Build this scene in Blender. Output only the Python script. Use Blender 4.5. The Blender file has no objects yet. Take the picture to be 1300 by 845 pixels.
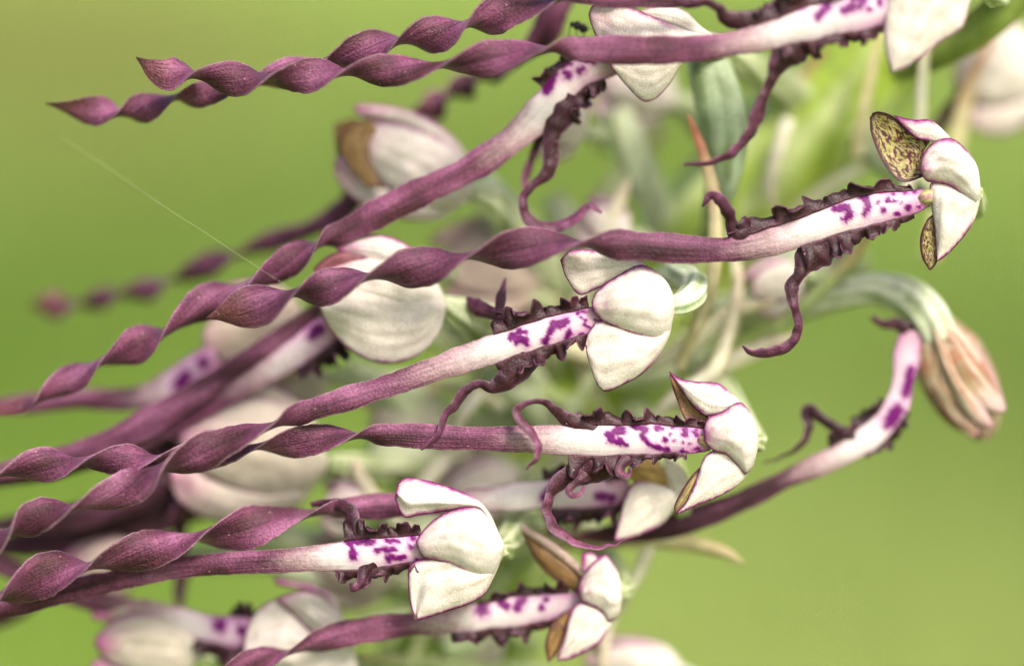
import bpy, math, random
import numpy as np
from mathutils import noise as mnoise, Vector

# ------------------------------------------------------------------ camera, sky, sun, exposure
S = 6.0e-5                      # one photograph pixel at the focus distance, in metres
LENS = 100.0
D0 = LENS * 1300 * S / 36.0     # focus distance (about 0.217 m)
PITCH = math.radians(12)
FWD = np.array([0, math.cos(PITCH), -math.sin(PITCH)])
RIGHT = np.array([1.0, 0, 0])
UP = np.array([0, math.sin(PITCH), math.cos(PITCH)])
CENTRE = np.array([0, 0, 0.42])
CAM = CENTRE - D0 * FWD
sc = bpy.context.scene
col = sc.collection
cd = bpy.data.cameras.new('camera'); cam = bpy.data.objects.new('camera', cd); col.objects.link(cam)
cam.location = CAM; cam.rotation_euler = (math.pi / 2 - PITCH, 0, 0)
cd.lens = LENS; cd.sensor_width = 36; cd.sensor_fit = 'HORIZONTAL'
cd.clip_start = 0.01; cd.clip_end = 400
cd.dof.use_dof = True; cd.dof.focus_distance = D0; cd.dof.aperture_fstop = 4.3
sc.camera = cam

SUN_EL, SUN_AZ = math.radians(51), math.radians(146)   # azimuth measured from +Y clockwise (towards +X)
w = bpy.data.worlds.new('World'); sc.world = w; w.use_nodes = True
nt = w.node_tree
sky = nt.nodes.new('ShaderNodeTexSky'); sky.sky_type = 'NISHITA'; sky.sun_disc = False
sky.sun_elevation = SUN_EL; sky.sun_rotation = SUN_AZ; sky.air_density = 1.0; sky.dust_density = 6.0
bg = nt.nodes['Background']; bg.inputs[1].default_value = 0.12
nt.links.new(sky.outputs[0], bg.inputs[0])
sd = bpy.data.lights.new('sun', 'SUN'); sd.energy = 2.2; sd.angle = math.radians(16); sd.color = (1, 0.92, 0.82)
sun = bpy.data.objects.new('sun', sd); col.objects.link(sun)
dirv = Vector((math.sin(SUN_AZ) * math.cos(SUN_EL), math.cos(SUN_AZ) * math.cos(SUN_EL), math.sin(SUN_EL)))
sun.rotation_euler = dirv.to_track_quat('Z', 'Y').to_euler()
sun.location = (0.3, -0.5, 1.5)
vs = sc.view_settings
vs.view_transform = 'Standard'; vs.look = 'None'; vs.exposure = 1.0; vs.gamma = 1; vs.use_curve_mapping = False
sc.cycles.use_denoising = True
sc.cycles.max_bounces = 6
sc.cycles.sample_clamp_indirect = 6

# ------------------------------------------------------------------ helpers
def W(P):
    """(x, y, depth offset) in photograph-pixel units -> world metres."""
    P = np.asarray(P, float).reshape(-1, 3)
    z = D0 + P[:, 2] * S
    k = S * z / D0
    return CAM + z[:, None] * FWD + ((P[:, 0] - 650) * k)[:, None] * RIGHT + ((422.5 - P[:, 1]) * k)[:, None] * UP

def lin(r, g, b):
    f = lambda c: (c / 255 / 12.92) if c <= 10 else ((c / 255 + 0.055) / 1.055) ** 2.4
    return np.array([f(r), f(g), f(b)])

def smooth(a, b, x):
    t = np.clip((x - a) / (b - a), 0, 1)
    return t * t * (3 - 2 * t)

def mix(a, b, t):
    t = np.asarray(t)[..., None]
    return a * (1 - t) + b * t

def vnoise(P, scale, seed=0.0):
    return np.array([mnoise.noise(Vector((p[0] / scale + seed, p[1] / scale - seed, (p[2] if len(p) > 2 else 0) / scale + seed * .37))) for p in P])

def curve(ctrl, step=3.0, n=None):
    """Hermite curve through control rows; columns 0..2 are the position."""
    C = np.asarray(ctrl, float)
    k = np.concatenate([[0], np.cumsum(np.maximum(np.linalg.norm(np.diff(C[:, :3], axis=0), axis=1), 1e-3))])
    m = np.zeros_like(C)
    if len(C) > 2:
        m[1:-1] = (C[2:] - C[:-2]) / (k[2:] - k[:-2])[:, None]
    m[0] = (C[1] - C[0]) / (k[1] - k[0]); m[-1] = (C[-1] - C[-2]) / (k[-1] - k[-2])
    if n is None: n = max(6, int(k[-1] / step) + 1)
    s = np.linspace(0, k[-1], n)
    i = np.clip(np.searchsorted(k, s, side='right') - 1, 0, len(C) - 2)
    h = k[i + 1] - k[i]; t = (s - k[i]) / h
    t, h = t[:, None], h[:, None]
    out = ((2*t**3 - 3*t**2 + 1) * C[i] + (t**3 - 2*t**2 + t) * h * m[i] + (-2*t**3 + 3*t**2) * C[i+1] + (t**3 - t**2) * h * m[i+1])
    return out, s, k

ALL = []
def mk(name, V, faces, colr, st, mat, parent, world=False, kind=None, label=None):
    Wd = np.asarray(V, float) if world else W(V)
    o0 = Wd.mean(axis=0)
    me = bpy.data.meshes.new(name)
    F = [np.asarray(f) for f in faces]
    starts, loops, tot = [], [], 0
    for f in F:
        if f.ndim == 2:
            starts.append(tot + np.arange(len(f)) * f.shape[1]); loops.append(f.ravel()); tot += f.size
        else:
            starts.append(np.array([tot])); loops.append(f); tot += len(f)
    starts = np.concatenate(starts).astype(np.int32); loops = np.concatenate(loops).astype(np.int32)
    me.vertices.add(len(Wd)); me.vertices.foreach_set('co', (Wd - o0).astype(np.float32).ravel())
    me.loops.add(len(loops)); me.loops.foreach_set('vertex_index', loops)
    me.polygons.add(len(starts)); me.polygons.foreach_set('loop_start', starts)
    me.update(calc_edges=True)
    me.polygons.foreach_set('use_smooth', np.ones(len(starts), bool))
    if colr is not None:
        a = me.attributes.new('Col', 'FLOAT_COLOR', 'POINT')
        c4 = np.ones((len(Wd), 4), np.float32); c4[:, :colr.shape[1]] = np.clip(colr, 0, 1)
        a.data.foreach_set('color', c4.ravel())
    if st is not None:
        a = me.attributes.new('st', 'FLOAT_VECTOR', 'POINT')
        s3 = np.zeros((len(Wd), 3), np.float32); s3[:, :2] = st
        a.data.foreach_set('vector', s3.ravel())
    me.validate()
    me.materials.append(mat)
    o = bpy.data.objects.new(name, me); col.objects.link(o)
    pl = np.zeros(3)
    if parent is not None:
        o.parent = parent
        pl = np.array(parent['_w'])
    o.location = o0 - pl
    o['_w'] = [float(x) for x in o0]
    ALL.append(o)
    if kind: o['kind'] = kind
    if label: o['label'] = label
    return o

def thing(name, label, cat, loc):
    o = bpy.data.objects.new(name, None); col.objects.link(o)
    o.location = loc; o.empty_display_size = 0.01
    o['label'] = label; o['category'] = cat; o['_w'] = [float(x) for x in loc]
    ALL.append(o)
    return o

def grid_faces(n, m, wrap):
    """quads over an n x m vertex grid; wrap joins the last column to the first."""
    i = np.arange(n - 1)[:, None]; j = np.arange(m if wrap else m - 1)[None, :]
    j2 = (j + 1) % m
    return np.stack([i * m + j + 0 * j2, i * m + j2, (i + 1) * m + j2, (i + 1) * m + j], -1).reshape(-1, 4)

# ------------------------------------------------------------------ materials
def nodes(name):
    m = bpy.data.materials.new(name); m.use_nodes = True
    t = m.node_tree
    return m, t, t.nodes['Principled BSDF'], t.nodes['Material Output']

def N(t, kind, **kw):
    n = t.nodes.new(kind)
    for k, v in kw.items(): setattr(n, k, v)
    return n

def tissue(name, streak=0.35, streak_scale=(0.012, 7.0), grain=0.25, grain_scale=6000, bump=0.25, rough=0.5,
           translucent=0.0, sheen=0.0, sheen_tint=(0.8, 0.6, 0.9), specks=0.0, sss=0.0, spec=0.35, mottle=0.2, speck_scale=3600, speck_col=(0.34, 0.24, 0.23)):
    m, t, p, out = nodes(name)
    L = t.links.new
    a = N(t, 'ShaderNodeAttribute', attribute_name='Col')
    st = N(t, 'ShaderNodeAttribute', attribute_name='st')
    tc = N(t, 'ShaderNodeTexCoord')
    mp = N(t, 'ShaderNodeMapping'); mp.inputs['Scale'].default_value = (streak_scale[0], streak_scale[1], 1)
    L(st.outputs['Vector'], mp.inputs[0])
    n1 = N(t, 'ShaderNodeTexNoise'); n1.inputs['Scale'].default_value = 1.0; n1.inputs['Detail'].default_value = 4
    L(mp.outputs[0], n1.inputs['Vector'])
    n2 = N(t, 'ShaderNodeTexNoise'); n2.inputs['Scale'].default_value = grain_scale; n2.inputs['Detail'].default_value = 2
    L(tc.outputs['Object'], n2.inputs['Vector'])
    n3 = N(t, 'ShaderNodeTexNoise'); n3.inputs['Scale'].default_value = 700; n3.inputs['Detail'].default_value = 3
    L(tc.outputs['Object'], n3.inputs['Vector'])
    def ramp(src, amt, lo=0.3, hi=0.7):
        r = N(t, 'ShaderNodeMapRange'); r.inputs['From Min'].default_value = lo; r.inputs['From Max'].default_value = hi
        r.inputs['To Min'].default_value = -amt; r.inputs['To Max'].default_value = amt * 0.6
        L(src, r.inputs['Value'])
        q = N(t, 'ShaderNodeMath', operation='MULTIPLY_ADD'); L(r.outputs[0], q.inputs[0]); L(a.outputs['Alpha'], q.inputs[1]); q.inputs[2].default_value = 1.0
        return q.outputs[0]
    def mul(x, y):
        q = N(t, 'ShaderNodeMath', operation='MULTIPLY'); L(x, q.inputs[0]); L(y, q.inputs[1]); return q.outputs[0]
    f = mul(mul(ramp(n1.outputs['Fac'], streak), ramp(n2.outputs['Fac'], grain)), ramp(n3.outputs['Fac'], mottle))
    vm = N(t, 'ShaderNodeVectorMath', operation='SCALE'); L(a.outputs['Color'], vm.inputs[0]); L(f, vm.inputs['Scale'])
    c = vm.outputs[0]
    if specks > 0:
        v = N(t, 'ShaderNodeTexVoronoi'); v.inputs['Scale'].default_value = speck_scale
        L(tc.outputs['Object'], v.inputs['Vector'])
        lt = N(t, 'ShaderNodeMath', operation='LESS_THAN'); L(v.outputs['Distance'], lt.inputs[0]); lt.inputs[1].default_value = 0.20 if speck_scale > 2000 else 0.12
        sp = N(t, 'ShaderNodeSeparateColor'); L(v.outputs['Color'], sp.inputs[0])
        gt = N(t, 'ShaderNodeMath', operation='GREATER_THAN'); L(sp.outputs[0], gt.inputs[0]); gt.inputs[1].default_value = 1 - specks
        mx = N(t, 'ShaderNodeMix', data_type='RGBA'); L(mul(lt.outputs[0], gt.outputs[0]), mx.inputs['Factor'])
        L(c, mx.inputs['A']); mx.inputs['B'].default_value = (*speck_col, 1)
        c = mx.outputs['Result']
    L(c, p.inputs['Base Color'])
    p.inputs['Roughness'].default_value = rough
    p.inputs['Specular IOR Level'].default_value = spec
    p.inputs['Sheen Weight'].default_value = sheen
    p.inputs['Sheen Roughness'].default_value = 0.4
    p.inputs['Sheen Tint'].default_value = (*sheen_tint, 1)
    if sss:
        p.inputs['Subsurface Weight'].default_value = sss
        p.inputs['Subsurface Radius'].default_value = (1.0, 0.6, 0.5); p.inputs['Subsurface Scale'].default_value = 0.0005
    b = N(t, 'ShaderNodeBump'); b.inputs['Strength'].default_value = bump; b.inputs['Distance'].default_value = 0.00012
    add = N(t, 'ShaderNodeMath', operation='ADD'); L(n1.outputs['Fac'], add.inputs[0]); L(n2.outputs['Fac'], add.inputs[1])
    bs = N(t, 'ShaderNodeMath', operation='MULTIPLY'); L(a.outputs['Alpha'], bs.inputs[0]); bs.inputs[1].default_value = bump; L(bs.outputs[0], b.inputs['Strength'])
    L(add.outputs[0], b.inputs['Height']); L(b.outputs[0], p.inputs['Normal'])
    if translucent > 0:
        tr = N(t, 'ShaderNodeBsdfTranslucent'); L(c, tr.inputs['Color']); L(b.outputs[0], tr.inputs['Normal'])
        ms = N(t, 'ShaderNodeMixShader'); ms.inputs[0].default_value = translucent
        L(p.outputs[0], ms.inputs[1]); L(tr.outputs[0], ms.inputs[2]); L(ms.outputs[0], out.inputs['Surface'])
    return m

M_LIP = tissue('lip_tissue', streak=0.42, streak_scale=(0.010, 9.0), grain=0.4, grain_scale=5200, bump=0.9, rough=0.46, sheen=0.05, spec=0.22, sheen_tint=(0.85, 0.6, 0.95), specks=0.022, mottle=0.28)
M_FRILL = tissue('frill_tissue', streak=0.4, streak_scale=(0.05, 2.0), grain=0.35, bump=0.5, rough=0.42, sheen=0.03, spec=0.25, specks=0.02, mottle=0.3)
M_SEPAL = tissue('sepal_tissue', streak=0.07, streak_scale=(0.012, 6.0), grain=0.20, grain_scale=8500, bump=0.45, rough=0.5, translucent=0.30, mottle=0.10, spec=0.2, specks=0.03, speck_scale=1000, speck_col=(0.42, 0.27, 0.20))
M_PETAL = tissue('petal_tissue', streak=0.25, streak_scale=(0.05, 7.0), grain=0.3, grain_scale=6000, bump=0.3, rough=0.5, translucent=0.15)
M_GREEN = tissue('green_tissue', streak=0.25, streak_scale=(0.006, 6.0), grain=0.15, grain_scale=4000, bump=0.2, rough=0.5, translucent=0.0, sss=0.0)
M_BRACT = tissue('bract_tissue', streak=0.2, streak_scale=(0.01, 4.0), grain=0.1, bump=0.2, rough=0.5, translucent=0.3)

PURPLE = np.array([0.155, 0.044, 0.096])
PURPLE_D = np.array([0.058, 0.017, 0.026])
WHITE = np.array([0.60, 0.555, 0.55])
PINK = np.array([0.62, 0.40, 0.50])
MAG = np.array([0.30, 0.012, 0.22])
SPOT = np.array([0.105, 0.0005, 0.098])
MAROON = np.array([0.026, 0.0075, 0.012])
SEP = np.array([0.87, 0.80, 0.74])
EDGE_PALE = np.array([0.46, 0.28, 0.34])

# ------------------------------------------------------------------ builders of flower pieces
def ribbon_grid(ctrl, theta, step=2.5, nu=21, thick=4.5, cup=0.14, hwjit=0.0, seed=0):
    out, s, k = curve(ctrl, step)
    Cn = out[:, :3]; hw = np.maximum(out[:, 3], 0.4)
    if hwjit:
        hw = hw * (1 + np.array([hwjit * mnoise.noise(Vector((x / 38.0, seed * 3.1, 0.5))) + hwjit * .35 * mnoise.noise(Vector((x / 9.0, seed * 5.1, 4.5))) for x in s]))
    th = np.radians(np.interp(s, k, theta))
    ker = np.ones(9) / 9
    thp = np.pad(th, 4, mode='edge'); th = np.convolve(thp, ker, mode='valid')
    T = np.gradient(Cn, axis=0); T /= np.linalg.norm(T, axis=1)[:, None] + 1e-9
    N0 = np.stack([-T[:, 1], T[:, 0], 0 * T[:, 0]], 1); N0 /= np.linalg.norm(N0, axis=1)[:, None] + 1e-9
    B = np.array([0, 0, 1.0]) - T * T[:, 2:3]; B /= np.linalg.norm(B, axis=1)[:, None] + 1e-9
    N0 -= B * np.sum(N0 * B, 1)[:, None]; N0 /= np.linalg.norm(N0, axis=1)[:, None] + 1e-9
    U = np.cos(th)[:, None] * N0 + np.sin(th)[:, None] * B
    Nr = -np.sin(th)[:, None] * N0 + np.cos(th)[:, None] * B
    return dict(C=Cn, hw=hw, s=s, T=T, U=U, N=Nr, th=th, k=k, thick=thick, cup=cup, nu=nu, B=B)

def ribbon_mesh(name, R, colfn, mat, parent, disp=None, label=None):
    nu = R['nu']; n = len(R['s'])
    u = np.sin(np.linspace(-1, 1, nu) * math.pi / 2) * 0.6 + np.linspace(-1, 1, nu) * 0.4
    hw = R['hw'][:, None]
    prof = np.clip(1 - np.abs(u) ** 2.2, 0, 1) * 0.86 + 0.14
    groove = -0.10 * np.exp(-(u / 0.16) ** 2)
    th = R['thick'] * np.clip(hw / 18.0, 0.12, 1.3) * prof[None, :] * 0.5
    base = R['C'][:, None, :] + R['U'][:, None, :] * (hw * u[None, :])[..., None] + R['N'][:, None, :] * (R['cup'] * hw * (u ** 2 + groove)[None, :])[..., None]
    front = base - R['N'][:, None, :] * th[..., None]
    back = base + R['N'][:, None, :] * th[..., None]
    V = np.concatenate([front, back[:, ::-1]], 1)
    uu = np.concatenate([u, u[::-1]])
    m = 2 * nu
    side = np.concatenate([np.zeros(nu), np.ones(nu)])
    sg = np.repeat(R['s'], m); ug = np.tile(uu, n); dg = np.tile(side, n)
    V = V.reshape(-1, 3)
    c, dd = colfn(V, sg, ug, dg)
    if dd is not None:
        Nn = np.repeat(R['N'], m, axis=0)
        V = V - Nn * (dd * (1 - 2 * dg))[:, None]
    faces = [grid_faces(n, m, True), np.arange(m)[::-1], (n - 1) * m + np.arange(m)]
    st = np.stack([sg, ug + 3 * dg], 1)
    return mk(name, V, faces, c, st, mat, parent, label=label)

def seg_dist(P, a, b):
    a = np.array(a, float); b = np.array(b, float); ab = b - a
    t = np.clip(((P - a) @ ab) / (ab @ ab + 1e-9), 0, 1)
    return np.linalg.norm(P - (a + t[:, None] * ab), axis=1)

def lip(parent, flat, twist, tip, white, spots=(), seed=1, pale=0.0, thick=8.0, cup=0.12, edge=True, hue=1.0, name='lip', step=2.5, theta0=0, label=None):
    """flat: rows (x,y,d,hw) from throat outwards; twist: rows (node x,y,d, belly x,y,d,hw); tip: (x,y,d).
    white: (x where the white has fully ended, x where it starts to fade), measured along image x of the path."""
    rows = [list(r) for r in flat]; th = [theta0] * len(flat)
    lasthw = flat[-1][3]
    rj = random.Random(seed * 17 + 3)
    for i, q in enumerate(twist):
        rows.append([q[0], q[1], q[2], (lasthw + q[6]) / 2]); th.append(theta0 - 90 - 180 * i)
        rows.append([q[3] + rj.uniform(-7, 7), q[4] + rj.uniform(-2, 2), q[5], q[6] * rj.uniform(.88, 1.08)]); th.append(theta0 - 180 * (i + 1) + rj.uniform(-28, 22))
        lasthw = q[6]
    if tip is not None:
        rows.append([tip[0], tip[1], tip[2], 1.5]); th.append(th[-1] - (50 if twist else 0))
    R = ribbon_grid(rows, th, step=step, thick=thick, cup=cup, hwjit=0.17, seed=seed)
    x0, x1 = white
    # arclength positions of the white fade
    sx = R['s']; i0 = int(np.argmin(np.abs(R['C'][:, 0] - x0))); i1 = int(np.argmin(np.abs(R['C'][:, 0] - x1)))
    s_end, s_fade = sx[i0], sx[i1]
    smax = sx[-1]
    def colfn(V, sg, ug, dg):
        nz = vnoise(np.stack([sg * .22, ug * 16, 0 * sg], 1), 15.0, seed * 1.7)
        nz2 = vnoise(np.stack([sg * 0.25, ug * 9, 0 * sg], 1), 2.2, seed * 2.3)
        wf = 1 - smooth(s_fade - 25, s_end + 45, sg + 14 * nz2 + 30 * (np.abs(ug) ** 2))
        pur = mix(PURPLE * hue, PURPLE_D * hue, smooth(-0.25, 0.6, nz))
        pur = mix(pur, np.array([0.32, 0.13, 0.235]) * hue, smooth(0.0, 0.8, -nz) * 0.65)
        # centre groove darker vein, a few side veins
        vein = np.exp(-(ug / 0.07) ** 2) * 0.35
        pur = pur * (1 - vein[:, None])
        tipf = smooth(smax - 75, smax, sg)
        pur = mix(pur, np.array([0.27, 0.10, 0.09]), tipf * 0.55)
        wcol = mix(WHITE, np.array([0.68, 0.50, 0.58]), smooth(0.35, 1.0, np.abs(ug)) * 0.45)
        # towards the throat the white takes on a lilac tint
        wcol = mix(wcol, np.array([0.50, 0.22, 0.44]), (0.35 + 0.5 * smooth(.3, .9, np.abs(ug))) * (1 - smooth(20, 130, sg)))
        wcol = mix(wcol, np.array([0.36, 0.12, 0.22]), 0.6 * (1 - smooth(0, 45, sg)))
        c = mix(pur, wcol, wf)
        mid = wf * (1 - wf) * 4
        c = mix(c, np.array([0.36, 0.17, 0.20]), mid * 0.4)
        if edge:
            c = mix(c, MAROON * 1.4, smooth(0.86, 0.99, np.abs(ug)) * wf)
            c = mix(c, EDGE_PALE, smooth(0.93, 1.0, np.abs(ug)) * (1 - wf) * (0.55 + pale))
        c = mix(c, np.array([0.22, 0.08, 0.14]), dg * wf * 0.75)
        dsp = None
        if len(spots):
            front = (dg < 0.5) & (sg < s_end + 20)
            idx = np.where(front)[0]
            P = V[idx][:, :2]
            P = P + 2.6 * np.stack([vnoise(V[idx], 6.0, seed + 11), vnoise(V[idx], 6.0, seed + 57)], 1)
            best = np.full(len(idx), 99.0)
            for sp in spots:
                pts, r = sp
                pts = [np.array(q, float) for q in pts]
                if len(pts) == 1: pts = pts * 2
                for a, b in zip(pts[:-1], pts[1:]):
                    best = np.minimum(best, seg_dist(P, a, b) / r)
            jag = vnoise(V[idx], 1.7, seed * 5.1) * 0.45 + vnoise(V[idx], 7.0, seed * 3.1) * 0.4
            mk1 = 1 - smooth(0.78, 1.22, best + jag)
            halo = (1 - smooth(0.9, 2.3, best + jag * 0.8)) * 0.5
            cc = mix(c[idx], np.array([0.42, 0.07, 0.36]), halo)
            dark = smooth(0.0, 0.5, vnoise(V[idx], 2.0, seed * 7.7) + 0.2)
            c[idx] = mix(cc, mix(SPOT * 1.3, SPOT * 0.8, dark), mk1)
            dsp = np.zeros(len(V)); dsp[idx] = mk1 * (0.7 + 1.2 * np.maximum(vnoise(V[idx], 2.0, seed), 0))
        amt = 1 - 0.80 * wf
        return np.concatenate([c, amt[:, None]], 1), dsp
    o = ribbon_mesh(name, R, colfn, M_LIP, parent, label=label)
    R['parent'] = parent
    return R

def frill(R, parent, p0, p1, side, widths, teeth, seed, amp=2.0, name='crisped_margin', inset=0.93, hue=1.0, vn=12):
    """crinkled dark margin along one edge of a lip between the points nearest p0 and p1."""
    rnd = random.Random(seed)
    C = R['C'][:, :2]
    i0 = int(np.argmin(np.linalg.norm(C - np.array(p0), axis=1))); i1 = int(np.argmin(np.linalg.norm(C - np.array(p1), axis=1)))
    if i1 < i0: i0, i1 = i1, i0
    n = max(90, int(teeth * 24))
    f = np.linspace(i0, i1, n)
    def samp(A): return np.stack([np.interp(f, np.arange(len(A)), A[:, j]) for j in range(3)], 1)
    Ce, U, T, B = samp(R['C']), samp(R['U']), samp(R['T']), samp(R['B'])
    hw = np.interp(f, np.arange(len(R['hw'])), R['hw'])
    E = Ce + side * U * (hw * inset)[:, None]
    t = np.linspace(0, 1, n)
    wid = np.interp(t, [q[0] for q in widths], [q[1] for q in widths])
    ph = rnd.random() * 6
    jit = np.interp(t, np.linspace(0, 1, 9), [rnd.uniform(-.7, .7) for _ in range(9)])
    om = math.pi * teeth * t * 1.45 + ph + jit * 1.8
    big = np.interp(t, np.linspace(0, 1, int(teeth * 2) + 3), [rnd.uniform(.45, 1.25) for _ in range(int(teeth * 2) + 3)])
    kn = np.abs(np.sin(om)) ** 0.6
    curl = amp * 0.62 * np.sin(om * 0.61 + 0.4) + 0.35 * np.sin(om * 1.37 + 1)
    roll = 2.1 * np.sign(np.sin(om * 0.5 + rnd.random() * 3)) * (0.3 + 0.7 * np.abs(np.sin(om * 0.77)))
    roll = np.convolve(np.pad(roll, 4, mode='edge'), np.ones(9) / 9, mode='valid')
    scallop = 0.50 + 0.56 * kn * big + 0.05 * np.sin(om * 5.3) * kn
    slip = -np.sin(om * 2.0)
    lam = (np.linalg.norm(E[-1] - E[0]) / teeth)
    P = np.zeros((n, vn, 3)); P[:, 0] = E
    O = side * U
    for j in range(1, vn):
        v = j / (vn - 1)
        a = curl * v + roll * v ** 3
        stp = (np.cos(a)[:, None] * O + np.sin(a)[:, None] * B)
        P[:, j] = P[:, j - 1] + stp * (wid * scallop * 1.3 / (vn - 1))[:, None] + T * (slip * lam * 0.20 * v / (vn - 1))[:, None] + B * (np.sin(om * 2 + .7) * 9.0 * v / (vn - 1))[:, None]
    Tn = np.gradient(P, axis=0); Vn = np.gradient(P, axis=1)
    Nn = np.cross(Tn, Vn); Nn /= np.linalg.norm(Nn, axis=2)[..., None] + 1e-9
    th = 1.6
    front = P - Nn * th * 0.5; back = P + Nn * th * 0.5
    V = np.concatenate([front, back[:, ::-1]], 1)
    m = 2 * vn
    vg = np.tile(np.concatenate([np.linspace(0, 1, vn), np.linspace(1, 0, vn)]), n)
    sg = np.repeat(t * 100, m)
    Vf = V.reshape(-1, 3)
    nz = vnoise(Vf, 9.0, seed)
    c = mix(MAROON * 1.8 * hue, MAROON * 0.8 * hue, smooth(-0.3, 0.5, nz))
    c = mix(c, np.array([0.15, 0.055, 0.10]) * hue, smooth(0.86, 1.0, vg) * 0.8)
    c = mix(c, np.array([0.12, 0.04, 0.06]), (1 - smooth(0.0, 0.3, vg)) * 0.5)
    mk(name, Vf, [grid_faces(n, m, True), np.arange(m)[::-1], (n - 1) * m + np.arange(m)], c, np.stack([sg, vg], 1), M_FRILL, parent)

def arm(parent, pts, twist=0.0, seed=1, th0=0.0, name='side_lobe', hue=1.0, cup=0.30, thick=3.6):
    """curled side lobe: rows (x,y,d,hw)."""
    n = len(pts)
    th = [th0 - twist * i / (n - 1) for i in range(n)]
    R = ribbon_grid(pts, th, step=1.6, nu=11, thick=thick, cup=cup, hwjit=0.45, seed=seed)
    wob = np.array([mnoise.noise(Vector((x / 13.0, seed * 1.1, 2.2))) for x in R['s']])
    R['C'] = R['C'] + R['N'] * (wob * 3.0)[:, None]
    smax = R['s'][-1]
    def colfn(V, sg, ug, dg):
        nz = vnoise(V, 11.0, seed * 1.3)
        c = mix(MAROON * 1.6 * hue, PURPLE * 0.85 * hue, smooth(0.25, 0.95, sg / smax + nz * 0.4))
        c = mix(c, np.array([0.30, 0.13, 0.26]), smooth(0.8, 1.0, np.abs(ug)) * 0.45)
        return c, None
    ribbon_mesh(name, R, colfn, M_FRILL, parent)

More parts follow.
